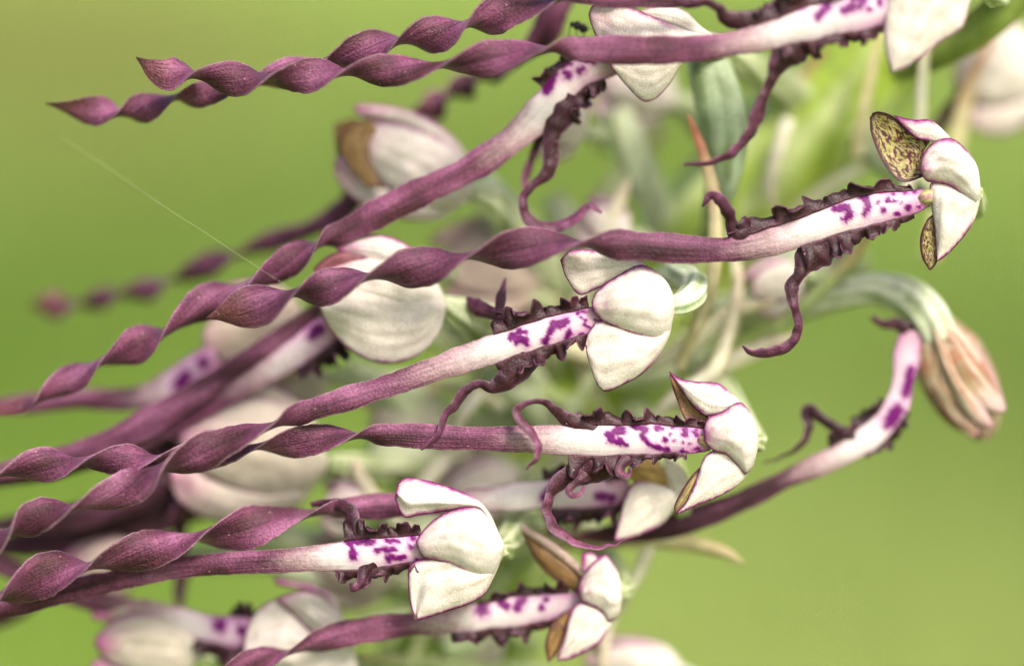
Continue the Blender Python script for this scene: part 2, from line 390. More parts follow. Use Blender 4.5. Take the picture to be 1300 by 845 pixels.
def patch(name, parent, A, Bq, d=0.0, bulge=20.0, colr=SEP, mag=1.0, edge_w=6.0, seed=1, mat=None, nv=40, nu=30, thick=2.6,
          veins=3, base_green=0.18, fold=None, inner=None, kind='sepal', da=0.0, db=0.0, dtip=0.0, throat=0.0, label=None, stain=0.0):
    """a cupped sheet between two edge lines that run from the base to the tip."""
    rows = lambda E, dd: [[p[0], p[1], d + dd + (p[2] if len(p) > 2 else 0)] for p in E]
    a, _, _ = curve(rows(A, da), n=nv); b, _, _ = curve(rows(Bq, db), n=nv)
    u = np.linspace(0, 1, nu); v = np.linspace(0, 1, nv)
    P = a[:, None, :] * (1 - u)[None, :, None] + b[:, None, :] * u[None, :, None]
    bp = np.sin(math.pi * np.clip(v * 0.90 + 0.05, 0, 1)) ** 0.9
    up = 4 * u * (1 - u)
    h = -0.52 * bulge * bp[:, None] * up[None, :]
    P = P.copy(); P[..., 2] += h + (dtip * v ** 2)[:, None]
    if fold is not None: P[..., 2] += fold(u[None, :], v[:, None])
    wv = np.linalg.norm(a - b, axis=1)
    nzr = vnoise(P.reshape(-1, 3), 22.0, seed).reshape(nv, nu)
    P[..., 2] += nzr * min(4.0, abs(bulge) * 0.16 + 0.6) * up[None, :]
    if kind == 'sepal':
        rp = np.cos(2 * math.pi * (veins + 1) * u)[None, :] * np.clip(wv / 70, 0, 1)[:, None]
        P[..., 2] += rp * 0.45 * np.sin(math.pi * v)[:, None]
    Tn = np.gradient(P, axis=0); Vn = np.gradient(P, axis=1)
    Nn = np.cross(Vn, Tn); Nn /= np.linalg.norm(Nn, axis=2)[..., None] + 1e-9
    flip = np.sign(np.median(Nn[..., 2]))
    Nn *= (flip if flip != 0 else 1)            # points away from the camera
    tp = thick * (0.35 + 0.65 * up)[None, :, None]
    front = P; back = P + Nn * tp
    # border distance
    length = np.linalg.norm(np.diff((a + b) / 2, axis=0), axis=1).sum()
    ed = np.minimum(np.minimum(u, 1 - u)[None, :] * np.maximum(wv, 4)[:, None], (1 - v)[:, None] * length * 0.9)
    flat = P.reshape(-1, 3)
    nz = vnoise(flat, 8.0, seed * 2.1).reshape(nv, nu); nz3 = vnoise(flat, 3.0, seed * 4.7).reshape(nv, nu)
    vv = np.broadcast_to(v[:, None], (nv, nu)); uu = np.broadcast_to(u[None, :], (nv, nu))
    if kind == 'sepal':
        c = np.broadcast_to(colr, (nv, nu, 3)).copy()
        for q in range(veins):
            uc = (q + 1) / (veins + 1)
            lin_ = np.exp(-((uu - uc - .04 * np.sin(5 * vv + q)) / 0.028) ** 2) * smooth(0.05, 0.35, vv) * (1 - smooth(0.75, 1.0, vv) * 0.3)
            c = mix(c, np.array([0.50, 0.38, 0.34]), lin_ * 0.45 * (0.6 + 0.6 * nz))
        c = mix(c, np.array([0.62, 0.66, 0.50]), (1 - smooth(0.0, 0.30, vv)) * base_green)
        c = mix(c, np.array([0.66, 0.56, 0.47]), smooth(0.0, 0.5, nz) * 0.3)
        tipm = smooth(0.62, 1.0, vv + 0.12 * nz + 0.10 * nz3) * (0.35 + 0.65 * np.exp(-((uu - 0.5) / 0.33) ** 2))
        c = mix(c, np.array([0.58, 0.20, 0.40]), np.clip(tipm * throat * 1.5, 0, 1))
        if stain:
            sn = np.array([mnoise.noise(Vector((x * 7.0, y * 2.2, seed * 1.3))) for x, y in zip(uu.ravel(), vv.ravel())]).reshape(nv, nu)
            c = mix(c, np.array([0.36, 0.13, 0.06]), smooth(0.02, 0.42, sn + .15 * nz + .22 * (1 - vv) - .08) * stain)
        em = (1 - smooth(0.15, 1.0, (ed + 2.5 * nz + 1.8 * nz3) / edge_w)) * smooth(0.18, 0.45, vv)
        c = mix(c, np.array([0.46, 0.06, 0.32]), np.clip(em * mag * 0.95, 0, 1))
        e2 = (1 - smooth(0.1, 1.0, (ed + nz3) / (edge_w * 0.40))) * smooth(0.22, 0.5, vv)
        c = mix(c, MAG * 0.55, np.clip(e2 * mag, 0, 1))
    elif kind == 'speckled':
        base = mix(np.broadcast_to(np.array([0.36, 0.33, 0.09]), (nv, nu, 3)), np.array([0.50, 0.40, 0.20]), smooth(-0.3, 0.5, nz))
        st_n = np.array([mnoise.noise(Vector((x * 26.0 + 3 * mnoise.noise(Vector((x * 3, y * 6, seed))), y * 13.0, seed * 1.0))) for x, y in zip(uu.ravel(), vv.ravel())]).reshape(nv, nu)
        sp = smooth(-0.08, 0.14, st_n + 0.5 * nz3)
        c = mix(base, np.array([0.085, 0.012, 0.022]), sp)
        em = 1 - smooth(0.25, 1.0, (ed + 1.5 * nz + 1.2 * nz3) / edge_w)
        c = mix(c, np.array([0.075, 0.015, 0.03]), em)
    else:   # brown inner petal
        c = np.broadcast_to(colr, (nv, nu, 3)).copy()
        st_n = np.array([mnoise.noise(Vector((x * 9.0, y * 3.0, seed * 1.0))) for x, y in zip(uu.ravel(), vv.ravel())]).reshape(nv, nu)
        c = mix(c, colr * 0.5, smooth(-0.1, 0.5, st_n))
        em = 1 - smooth(0.1, 1.0, (ed + 1.2 * nz + nz3) / edge_w)
        c = mix(c, np.array([0.10, 0.02, 0.04]), em * mag)
    cb = c.reshape(nv, nu, 3)
    cback = inner if inner is not None else (np.array([0.42, 0.33, 0.20]) if kind == 'sepal' else None)
    cB = mix(cb, cback, np.full((nv, nu), 0.8)) if cback is not None else cb
    V = np.concatenate([front.reshape(-1, 3), back.reshape(-1, 3)])
    Cc = np.concatenate([cb.reshape(-1, 3), cB.reshape(-1, 3)])
    st1 = np.stack([(vv * length).ravel(), uu.ravel()], 1); st = np.concatenate([st1, st1 + np.array([0, 3])])
    g = grid_faces(nv, nu, False); K = nv * nu
    border = list(range(nu)) + [i * nu + nu - 1 for i in range(1, nv)] + [(nv - 1) * nu + j for j in range(nu - 2, -1, -1)] + [i * nu for i in range(nv - 2, 0, -1)]
    bo = np.array(border); bo2 = np.roll(bo, -1)
    rim = np.stack([bo2, bo, bo + K, bo2 + K], 1)
    return mk(name, V, [g, g[:, ::-1] + K, rim], Cc, st, mat or (M_SEPAL if kind == 'sepal' else M_PETAL), parent, label=label)

def far_side(parent, A, Bq, d, bulge, seed):
    """the sepal on the far side that closes a hood."""
    A = np.array([q[:2] for q in A], float); Bq = np.array([q[:2] for q in Bq], float)
    c = (A.mean(0) + Bq.mean(0)) / 2
    sh = lambda E: [tuple(c + (q - c) * 0.95) for q in E]
    patch('sepal', parent, sh(A), sh(Bq), d=d + 4, bulge=-bulge, seed=seed, mag=0.4)

def tube(name, parent, rows, colfn, mat, ribs=0, rib_amp=0.08, nr=28, step=4, twist=0.0, cap=True, squash=1.0, label=None, world=False, seed=0):
    out, s, _ = curve(rows, step)
    C = out[:, :3]; r = np.maximum(out[:, 3], 0.2)
    T = np.gradient(C, axis=0); T /= np.linalg.norm(T, axis=1)[:, None] + 1e-9
    n1 = np.zeros_like(T); ref = np.array([0, 0, 1.0]) if abs(T[0][2]) < 0.8 else np.array([0, 1.0, 0])
    v = ref - T[0] * (ref @ T[0]); v /= np.linalg.norm(v)
    for i in range(len(T)):
        v = v - T[i] * (v @ T[i]); v /= np.linalg.norm(v) + 1e-9; n1[i] = v
    n2 = np.cross(T, n1)
    ph = np.linspace(0, 2 * math.pi, nr, endpoint=False)
    sc_ = s[-1] if s[-1] > 0 else 1
    ang = ph[None, :] + twist * (s / sc_)[:, None]
    rr = r[:, None] * (1 + (rib_amp * np.cos(ribs * ph) if ribs else 0 * ph)[None, :])
    V = C[:, None, :] + n1[:, None, :] * (np.cos(ang) * rr)[..., None] + n2[:, None, :] * (np.sin(ang) * rr * squash)[..., None]
    n = len(s)
    sg = np.repeat(s, nr); pg = np.tile(ph, n)
    V = V.reshape(-1, 3)
    c = colfn(V, sg / sc_, pg)
    faces = [grid_faces(n, nr, True)]
    if cap: faces += [np.arange(nr)[::-1], (n - 1) * nr + np.arange(nr)]
    return mk(name, V, faces, c, np.stack([sg, pg / 3.14], 1), mat, parent, world=world, label=label)

G_PALE = np.array([0.50, 0.55, 0.34]); G_MID = np.array([0.24, 0.31, 0.11]); G_DEEP = np.array([0.13, 0.18, 0.045])
def ovary_col(ca=G_PALE, cb=G_MID, ribs=6, seed=1, tipc=None):
    def f(V, t, ph):
        nz = vnoise(V, 30.0, seed)
        c = mix(ca, cb, smooth(-0.2, 0.9, np.cos(ribs * ph) * -0.6 + nz))
        if tipc is not None: c = mix(c, tipc, 1 - smooth(0.0, 0.25, t))
        return c
    return f

def flower(orchid, rows, label, seed=1, ca=G_PALE, cb=G_MID, ribs=6):
    """the flower's ovary carries its other pieces; rows (x,y,d,r) run from the hood to the stem."""
    o = tube('flower', orchid, rows, ovary_col(ca, cb, ribs, seed), M_GREEN, ribs=ribs, rib_amp=0.10, twist=2.2, label=label)
    return o

def bract(parent, rows, seed=1, base=np.array([0.62, 0.58, 0.33]), tipc=np.array([0.55, 0.20, 0.12]), tip_amt=0.6, twist=30, th0=0, cup=0.4, name='bract', label=None):
    n = len(rows)
    R = ribbon_grid(rows, [th0 + twist * i / (n - 1) for i in range(n)], step=4, nu=11, thick=2.5, cup=cup, seed=seed)
    sm = R['s'][-1]
    def colfn(V, sg, ug, dg):
        t = sg / sm; nz = vnoise(V, 25.0, seed)
        c = mix(base, base * np.array([1.15, 1.15, 1.3]), smooth(0, .5, nz))
        c = mix(c, tipc, smooth(0.55, 1.0, t + nz * 0.15) * tip_amt)
        c = mix(c, np.array([0.55, 0.34, 0.10]), smooth(0.7, 1.0, np.abs(ug)) * 0.4)
        return c, None
    return ribbon_mesh(name, R, colfn, M_BRACT, parent, label=label)

def crop(ox, oy, k, spots):
    return [([(ox + x / k, oy + y / k) for x, y in pts], r / k) for pts, r in spots]

def hood(parent, base, tip, width, d=0, bulge=30, seed=1, colr=SEP, mag=0.7, edge_w=7, lower=True, upper=True, brown=False, throat=0.35):
    """a generic three-sepal hood between its base and its opening."""
    b = np.array(base, float); t = np.array(tip, float); ax = t - b; L = np.linalg.norm(ax); ax /= L
    pr = np.array([ax[1], -ax[0]])
    if pr[1] > 0: pr = -pr               # towards the top of the picture
    q = lambda f, g: tuple(b + ax * L * f + pr * width * g)
    A = [q(0, .06), q(.12, .30), q(.35, .47), q(.62, .46), q(.85, .34), q(1.0, .12)]
    Bq = [q(0, -.06), q(.14, -.26), q(.38, -.34), q(.65, -.30), q(.87, -.18), q(1.0, .0)]
    patch('sepal', parent, A, Bq, d=d - 4, bulge=bulge, seed=seed, colr=colr, mag=mag, edge_w=edge_w, throat=throat)
    far_side(parent, A, Bq, d, bulge, seed + 3)
    if lower:
        A2 = [q(0.02, -.02), q(.2, -.18), q(.45, -.26), q(.7, -.22), q(.92, -.12), q(1.02, -.22)]
        B2 = [q(0.02, -.06), q(.15, -.40), q(.4, -.58), q(.68, -.62), q(.9, -.52), q(1.0, -.38)]
        patch('sepal', parent, A2, B2, d=d + 6, bulge=bulge * .6, seed=seed + 1, colr=colr * 0.97, mag=mag, edge_w=edge_w, throat=throat)
    if upper:
        A3 = [q(0.02, .04), q(.15, .40), q(.4, .60), q(.68, .62), q(.92, .52), q(1.06, .42)]
        B3 = [q(0.02, .02), q(.2, .2), q(.45, .36), q(.7, .38), q(.92, .32), q(1.03, .34)]
        patch('sepal', parent, A3, B3, d=d + 8, bulge=bulge * .5, seed=seed + 2, colr=colr * 0.97, mag=mag, edge_w=edge_w, throat=throat)
    if brown:
        A4 = [q(.55, .1), q(.8, .3), q(1.02, .26), q(1.12, .12)]
        B4 = [q(.55, -.1), q(.8, -.28), q(1.0, -.22), q(1.12, .08)]
        patch('petal', parent, A4, B4, d=d + 10, bulge=-8, seed=seed + 5, kind='brown', colr=np.array([0.30, 0.17, 0.06]), mag=0.8)

# ------------------------------------------------------------------ the setting: meadow
def build_meadow():
    m, t, p, out = nodes('meadow_soil')
    L = t.links.new
    tc = N(t, 'ShaderNodeTexCoord')
    n1 = N(t, 'ShaderNodeTexNoise'); n1.inputs['Scale'].default_value = 2.2; n1.inputs['Detail'].default_value = 4
    n2 = N(t, 'ShaderNodeTexNoise'); n2.inputs['Scale'].default_value = 40; n2.inputs['Detail'].default_value = 6
    L(tc.outputs['Object'], n1.inputs['Vector']); L(tc.outputs['Object'], n2.inputs['Vector'])
    mx = N(t, 'ShaderNodeMix', data_type='RGBA'); L(n1.outputs['Fac'], mx.inputs['Factor'])
    mx.inputs['A'].default_value = (0.20, 0.34, 0.025, 1); mx.inputs['B'].default_value = (0.30, 0.40, 0.08, 1)
    mx2 = N(t, 'ShaderNodeMix', data_type='RGBA', blend_type='MULTIPLY'); mx2.inputs['Factor'].default_value = 0.6
    L(mx.outputs['Result'], mx2.inputs['A']); L(n2.outputs['Color'], mx2.inputs['B'])
    L(mx.outputs['Result'], p.inputs['Base Color']); p.inputs['Roughness'].default_value = 0.9
    b = N(t, 'ShaderNodeBump'); b.inputs['Distance'].default_value = 0.02; L(n2.outputs['Fac'], b.inputs['Height']); L(b.outputs[0], p.inputs['Normal'])
    n = 41
    g = np.linspace(-1, 1, n); g = np.sign(g) * np.abs(g) ** 2.5 * 150
    X, Y = np.meshgrid(g, g, indexing='ij')
    V = np.stack([X.ravel(), Y.ravel(), 0 * X.ravel()], 1)
    o = mk('meadow', V, [grid_faces(n, n, False)], None, None, m, None, world=True)
    o['kind'] = 'structure'; o['label'] = 'soft green meadow far behind the orchid'; o['category'] = 'meadow'
    # grass
    rng = np.random.default_rng(5)
    K = 70000
    y = rng.uniform(0, 1, K) ** 1.4 * 7.0 - 0.6
    x = rng.uniform(-1, 1, K) * (0.7 + 0.35 * np.abs(y))
    keep = (np.hypot(x, y) > 0.10)
    x, y = x[keep], y[keep]; K = len(x)
    h = rng.uniform(0.04, 0.12, K); an = rng.uniform(0, 6.283, K); ln = rng.uniform(0.01, 0.06, K); la = rng.uniform(0, 6.283, K); wd = rng.uniform(0.0015, 0.004, K)
    dx, dy = np.cos(an) * wd, np.sin(an) * wd
    lx, ly = np.cos(la) * ln, np.sin(la) * ln
    z0 = np.zeros(K)
    P = np.stack([np.stack([x - dx, y - dy, z0 - .003], 1), np.stack([x + dx, y + dy, z0 - .003], 1),
                  np.stack([x + dx * .8 + lx * .35, y + dy * .8 + ly * .35, h * .6], 1), np.stack([x - dx * .8 + lx * .35, y - dy * .8 + ly * .35, h * .6], 1),
                  np.stack([x + lx, y + ly, h], 1)], 1).reshape(-1, 3)
    b0 = np.arange(K) * 5
    q = np.stack([b0, b0 + 1, b0 + 2, b0 + 3], 1); tr = np.stack([b0 + 3, b0 + 2, b0 + 4], 1)
    nn = lambda fx, fy, k: np.array([mnoise.noise(Vector((a * fx, c * fy, k))) for a, c in zip(x, y)])
    pn = nn(1.7, 0.75, 3.3) + 0.4 * nn(4, 1.6, 8.3) + rng.normal(0, .15, K)
    pl = nn(1.9, 0.8, 13.3) + rng.normal(0, .12, K); pd = nn(1.6, 0.9, 21.7) + rng.normal(0, .12, K)
    c = mix(np.array([0.23, 0.38, 0.040]), np.array([0.48, 0.555, 0.19]), np.clip(rng.uniform(0, 1, K) * .35 + .75 * smooth(-.3, .35, pl + x * .16), 0, 1))
    c = mix(c, np.array([0.14, 0.235, 0.028]), smooth(0.0, .36, pd - x * .08) * .85)
    c = mix(c, np.array([0.26, 0.22, 0.075]), smooth(0.05, 0.5, pn - x * 0.42 - .20 + .08 * (y - 2.2)) * .9)
    c = np.repeat(c, 5, axis=0)
    mg, t, p, out = nodes('grass_blades')
    a = N(t, 'ShaderNodeAttribute', attribute_name='Col'); t.links.new(a.outputs['Color'], p.inputs['Base Color']); p.inputs['Roughness'].default_value = 0.6
    trn = N(t, 'ShaderNodeBsdfTranslucent'); t.links.new(a.outputs['Color'], trn.inputs['Color'])
    ms = N(t, 'ShaderNodeMixShader'); ms.inputs[0].default_value = 0.4
    t.links.new(p.outputs[0], ms.inputs[1]); t.links.new(trn.outputs[0], ms.inputs[2]); t.links.new(ms.outputs[0], out.inputs['Surface'])
    o = mk('grass', P, [q, tr], c, None, mg, None, world=True)
    o['kind'] = 'stuff'; o['label'] = 'short green and straw-coloured meadow grass behind the orchid'; o['category'] = 'grass'

build_meadow()

# ------------------------------------------------------------------ the orchid
BASE = W([[150, 7300, 300]])[0]; BASE[2] = 0.0
orchid = thing('lizard_orchid', 'orchid spike with white hooded flowers and long twisted purple lips', 'orchid', BASE)

def stem_col(V, t, ph):
    nz = vnoise(V, 60.0, 4)
    c = mix(np.array([0.27, 0.38, 0.045]), np.array([0.48, 0.56, 0.24]), smooth(-0.3, 0.6, np.cos(7 * ph) * 0.5 + nz))
    return c
tube('stem', orchid, [(150, 7330, 300, 85), (230, 5000, 300, 84), (330, 2600, 300, 82), (430, 1300, 300, 80), (560, 860, 300, 80), (700, 570, 300, 80), (840, 385, 300, 80), (930, 276, 300, 80), (1015, 172, 300, 78), (1110, 55, 300, 72), (1240, -110, 300, 60), (1390, -300, 300, 40), (1520, -470, 300, 14)],
     stem_col, M_GREEN, ribs=7, rib_amp=0.07, step=8, twist=0.6)

# ---- flower with speckled petals (long lip across the middle)
f = flower(orchid, [(1238, 244, 14, 10), (1235, 262, 60, 16), (1200, 250, 130, 22), (1130, 200, 220, 24), (1070, 150, 290, 22)], 'flower with raised speckled inner petal and a long lip ending in a pointed tip', 11)
R = lip(f, [(1176, 250, 2, 13), (1160, 256, 0, 17), (1120, 263, -4, 20), (1075, 274, -8, 20), (1030, 290, -10, 19), (985, 305, -12, 17), (940, 315, -15, 16), (890, 317, -20, 16), (840, 314, -28, 19), (790, 311, -34, 19)],
        [(738, 310, -38, 660, 315, -34, 25), (592, 325, -30, 528, 339, -26, 26), (468, 351, -24, 420, 362, -22, 26), (373, 372, -20, 322, 388, -18, 27)], (262, 404, -16),
        (945, 1010), crop(860, 120, 3.25, [([(650, 470), (700, 468), (715, 490), (690, 512)], 17), ([(770, 425), (785, 450), (775, 490)], 15), ([(838, 402), (858, 397)], 10), ([(888, 380)], 10), ([(915, 384)], 11), ([(945, 375)], 10),
            ([(985, 362), (978, 380)], 15), ([(888, 412)], 9), ([(940, 405)], 10), ([(867, 435)], 9), ([(895, 440)], 8), ([(828, 445)], 9), ([(850, 478)], 11), ([(905, 488)], 11), ([(955, 468)], 15), ([(1000, 462)], 12), ([(985, 395)], 13), ([(920, 450)], 6)]), seed=3, hue=.82)
frill(R, f, (1166, 256), (925, 316), 1, [(0, 8), (.15, 15), (.4, 20), (.7, 24), (.9, 20), (1, 6)], 6.5, 31, amp=1.5)
frill(R, f, (1158, 258), (1010, 298), -1, [(0, 8), (.2, 15), (.5, 20), (.8, 24), (1, 24)], 6, 32, amp=1.9)
arm(f, [(945, 306, -14, 20), (930, 288, -18, 13), (924, 270, -26, 12), (914, 255, -32, 9), (902, 250, -30, 6), (892, 263, -26, 2)], 40, 33)
arm(f, [(1050, 298, -6, 26), (1036, 316, -8, 24), (1022, 335, -9, 14), (1014, 350, -10, 7), (1006, 363, -12, 9), (1008, 386, -14, 8), (1014, 408, -12, 7), (1010, 430, -10, 7), (992, 444, -8, 7), (966, 449, -8, 6), (950, 446, -10, 4), (942, 439, -10, 1.5)], 50, 34, th0=10)
patch('petal', f, [(1172, 224), (1149, 231), (1136, 225), (1118, 200), (1106, 168), (1105, 150)], [(1174, 215), (1172, 192), (1180, 176), (1156, 168), (1145, 158), (1132, 147), (1116, 142), (1108, 144)], d=6, bulge=-12, kind='speckled', seed=5, edge_w=6, nv=110, nu=80, label='raised inner petal speckled maroon on yellow-green')
patch('sepal', f, [(1206, 174), (1192, 160), (1180, 152), (1160, 152), (1134, 146)], [(1204, 182), (1180, 179), (1165, 177), (1153, 168), (1140, 153)], d=-2, bulge=8, seed=6, throat=.8, edge_w=8, dtip=6)
dA = [(1245, 238), (1241, 212), (1228, 191), (1209, 176), (1190, 178), (1174, 192), (1167, 212)]; dB = [(1245, 248), (1238, 257), (1222, 247), (1205, 236), (1188, 232), (1176, 230), (1168, 218)]
patch('sepal', f, dA, dB, d=-8, bulge=34, seed=7, throat=.75, edge_w=7); far_side(f, dA, dB, 0, 26, 8)
patch('sepal', f, [(1243, 248), (1225, 243), (1200, 231), (1182, 232), (1181, 250), (1185, 280), (1188, 310), (1189, 329)], [(1245, 252), (1242, 265), (1236, 282), (1225, 299), (1213, 313), (1202, 324), (1191, 332)], d=-2, bulge=26, seed=9, throat=.0, edge_w=5)
patch('petal', f, [(1184, 272), (1176, 280), (1168, 302), (1170, 326), (1179, 342)], [(1187, 274), (1190, 296), (1192, 318), (1189, 334), (1182, 343)], d=5, bulge=6, kind='speckled', seed=10, edge_w=5, nv=80, nu=60)
tube('column', f, [(1196, 246, 6, 9), (1182, 249, 2, 10), (1172, 251, 0, 8), (1166, 252, 0, 3)], ovary_col(np.array([.55, .50, .22]), np.array([.45, .22, .25]), 3, 2), M_PETAL)

# ---- flower with broad white hood in the middle
f = flower(orchid, [(850, 388, 4, 12), (866, 384, 6, 15), (880, 372, 18, 17), (880, 358, 40, 17), (868, 352, 70, 17), (850, 350, 140, 18), (840, 370, 240, 18), (850, 380, 290, 16)], 'flower with broad white hood and a square purple spot on its lip', 12, np.array([.60, .66, .48]), np.array([.36, .46, .24]))
R = lip(f, [(768, 402, 8, 14), (745, 407, 2, 17), (700, 419, -2, 20), (650, 435, -4, 19), (600, 452, -6, 17), (550, 469, -8, 16), (500, 487, -10, 16), (440, 506, -12, 15), (395, 520, -14, 14)],
        [(350, 538, -18, 278, 566, -22, 26), (203, 594, -22, 150, 621, -22, 25), (93, 645, -22, 52, 657, -22, 25), (12, 674, -22, -30, 690, -22, 24)], (-95, 710, -20),
        (525, 620), crop(540, 300, 3.611, [([(392, 462), (430, 440), (460, 438)], 15), ([(415, 485), (440, 462), (462, 492)], 17), ([(652, 385), (605, 402), (575, 435), (548, 480)], 15), ([(590, 395), (620, 410)], 15), ([(655, 440)], 17), ([(640, 458)], 9),
            ([(698, 352), (730, 343)], 8), ([(712, 368), (735, 380), (728, 408), (752, 414)], 8), ([(715, 452)], 13), ([(780, 380)], 6)]), seed=4, pale=.3)
frill(R, f, (752, 405), (632, 441), 1, [(0, 12), (.3, 18), (.6, 22), (.85, 26), (1, 16)], 5, 41, amp=1.6)
frill(R, f, (742, 408), (622, 445), -1, [(0, 14), (.3, 19), (.6, 22), (.9, 24), (1, 10)], 5, 42, amp=2.2)
arm(f, [(664, 446, -2, 22), (654, 466, -3, 20), (642, 483, -4, 14), (625, 492, -4, 9), (608, 488, -6, 7), (592, 497, -8, 7), (578, 515, -8, 7), (566, 527, -8, 7), (560, 545, -10, 6), (548, 563, -12, 5), (535, 572, -12, 2)], 60, 43)
arm(f, [(662, 420, 4, 18), (646, 408, 10, 13), (630, 400, 22, 8), (615, 395, 34, 8), (600, 388, 44, 11), (592, 378, 50, 3)], 30, 44)
arm(f, [(634, 398, 14, 5), (636, 375, 34, 5), (642, 352, 44, 1.5)], 30, 45)
uA = [(846, 372), (817, 334), (789, 321), (755, 317), (724, 318), (711, 330)]; uB = [(846, 380), (820, 346), (782, 356), (757, 367), (735, 374), (717, 350)]
patch('sepal', f, uA, uB, d=2, bulge=20, seed=13, throat=.2, edge_w=6)
dA = [(857, 380), (847, 358), (830, 342), (812, 336), (785, 349), (758, 369), (751, 383)]; dB = [(856, 398), (849, 421), (835, 431), (812, 427), (789, 419), (766, 408), (752, 394)]
patch('sepal', f, dA, dB, d=-8, bulge=42, seed=14, throat=.35, edge_w=6); far_side(f, dA, dB, 0, 40, 15)
patch('sepal', f, [(854, 392), (838, 418), (810, 418), (780, 405), (760, 407), (748, 420), (743, 436)], [(855, 400), (850, 426), (836, 452), (816, 474), (792, 488), (768, 497), (757, 486), (745, 452)], d=-2, bulge=30, seed=16, throat=.1, edge_w=5, fold=lambda u, v: 5 * np.exp(-((u - .35) / .12) ** 2) * v)

# ---- flower below it with upright hood
f = flower(orchid, [(955, 562, 8, 10), (958, 560, 50, 15), (930, 520, 120, 19), (880, 450, 220, 20), (830, 420, 290, 18)], 'flower with narrow upright white hood and a lip arm hooked over its white blade', 13)
R = lip(f, [(902, 558, 6, 14), (880, 558, 2, 17), (840, 557, 0, 20), (800, 558, -2, 20), (750, 559, -2, 20), (700, 558, -2, 19), (650, 557, -2, 16), (590, 556, -2, 16), (530, 553, -2, 16), (490, 552, -2, 14)],
        [(455, 553, 0, 395, 560, 4, 21), (325, 567, 12, 260, 577, 16, 19), (198, 582, 4, 150, 581, 0, 21), (101, 585, -4, 52, 591, -6, 24), (2, 600, -6, -40, 604, -6, 22)], (-110, 615, -6),
        (655, 715), crop(640, 460, 3.611, [([(475, 328), (545, 316)], 17), ([(520, 298), (480, 340)], 14), ([(480, 352), (552, 368)], 17), ([(595, 290), (650, 305), (632, 338), (668, 378), (750, 398)], 12), ([(700, 298), (722, 303)], 12), ([(772, 294)], 9),
            ([(830, 310), (828, 325)], 15), ([(878, 318), (885, 335)], 13), ([(738, 350)], 14), ([(780, 358)], 9), ([(765, 328)], 6), ([(815, 402), (850, 425)], 10), ([(820, 370)], 8), ([(848, 374)], 7), ([(785, 425)], 9), ([(880, 395), (900, 410)], 14)]), seed=5, pale=.15)
frill(R, f, (896, 558), (722, 558), 1, [(0, 8), (.3, 13), (.6, 17), (.8, 20), (1, 12)], 7, 51, amp=1.6)
frill(R, f, (872, 558), (722, 558), -1, [(0, 10), (.4, 14), (.7, 22), (1, 22)], 7, 52, amp=2.3)
arm(f, [(756, 548, -2, 14), (738, 540, -3, 11), (722, 534, -4, 8), (706, 522, -8, 6), (690, 510, -14, 5), (672, 511, -20, 5), (657, 520, -24, 6), (661, 533, -27, 7), (676, 548, -28, 7), (686, 564, -28, 7), (682, 582, -28, 5), (668, 596, -26, 1.5)], 60, 53, hue=1.3)
arm(f, [(772, 572, 2, 26), (754, 590, 2, 24), (730, 604, 2, 16), (712, 612, 0, 12), (699, 628, -4, 10), (697, 650, -8, 10), (707, 670, -10, 10), (728, 685, -10, 9), (752, 692, -8, 7), (775, 691, -6, 5), (794, 685, -4, 2)], 90, 54, hue=1.3)
arm(f, [(800, 580, -8, 9), (790, 590, -14, 6), (788, 600, -16, 6), (796, 602, -20, 4), (800, 594, -20, 3)], 60, 55, hue=1.5)
arm(f, [(745, 600, -6, 10), (735, 610, -12, 5), (722, 622, -16, 5), (726, 628, -18, 4), (736, 626, -18, 3), (742, 616, -16, 2)], 30, 56, hue=1.6)
patch('petal', f, [(899, 528), (884, 518), (870, 500), (851, 473)], [(899, 546), (876, 541), (860, 508), (850, 477)], d=10, bulge=-6, kind='brown', colr=np.array([.36, .20, .09]), seed=17, edge_w=4)
patch('sepal', f, [(950, 532), (939, 509), (928, 498), (911, 486), (884, 484), (863, 480), (850, 471)], [(948, 540), (935, 518), (917, 525), (897, 528), (884, 519), (868, 500), (851, 474)], d=0, bulge=16, seed=18, throat=.1, edge_w=6)
dA = [(963, 556), (959, 535), (949, 518), (938, 510), (917, 522), (899, 530), (893, 545)]; dB = [(963, 566), (957, 588), (947, 602), (937, 592), (922, 577), (907, 573), (895, 562)]
patch('sepal', f, dA, dB, d=-8, bulge=34, seed=19, throat=.6, edge_w=7); far_side(f, dA, dB, 0, 30, 20)
patch('sepal', f, [(957, 580), (938, 586), (922, 573), (907, 571), (894, 580), (885, 605), (872, 635), (860, 650)], [(958, 588), (947, 605), (931, 620), (906, 633), (884, 642), (868, 649), (859, 652)], d=-2, bulge=16, seed=21, throat=0, edge_w=5)
patch('petal', f, [(896, 586), (879, 602), (866, 621), (856, 641), (856, 650)], [(898, 594), (889, 608), (879, 628), (868, 644), (858, 652)], d=5, bulge=5, kind='brown', colr=np.array([.42, .34, .12]), seed=22, edge_w=7, mag=1)
tube('column', f, [(915, 556, 8, 10), (902, 557, 4, 10), (892, 558, 0, 7), (886, 558, 0, 3)], ovary_col(np.array([.50, .38, .18]), np.array([.40, .16, .20]), 3, 3), M_PETAL)

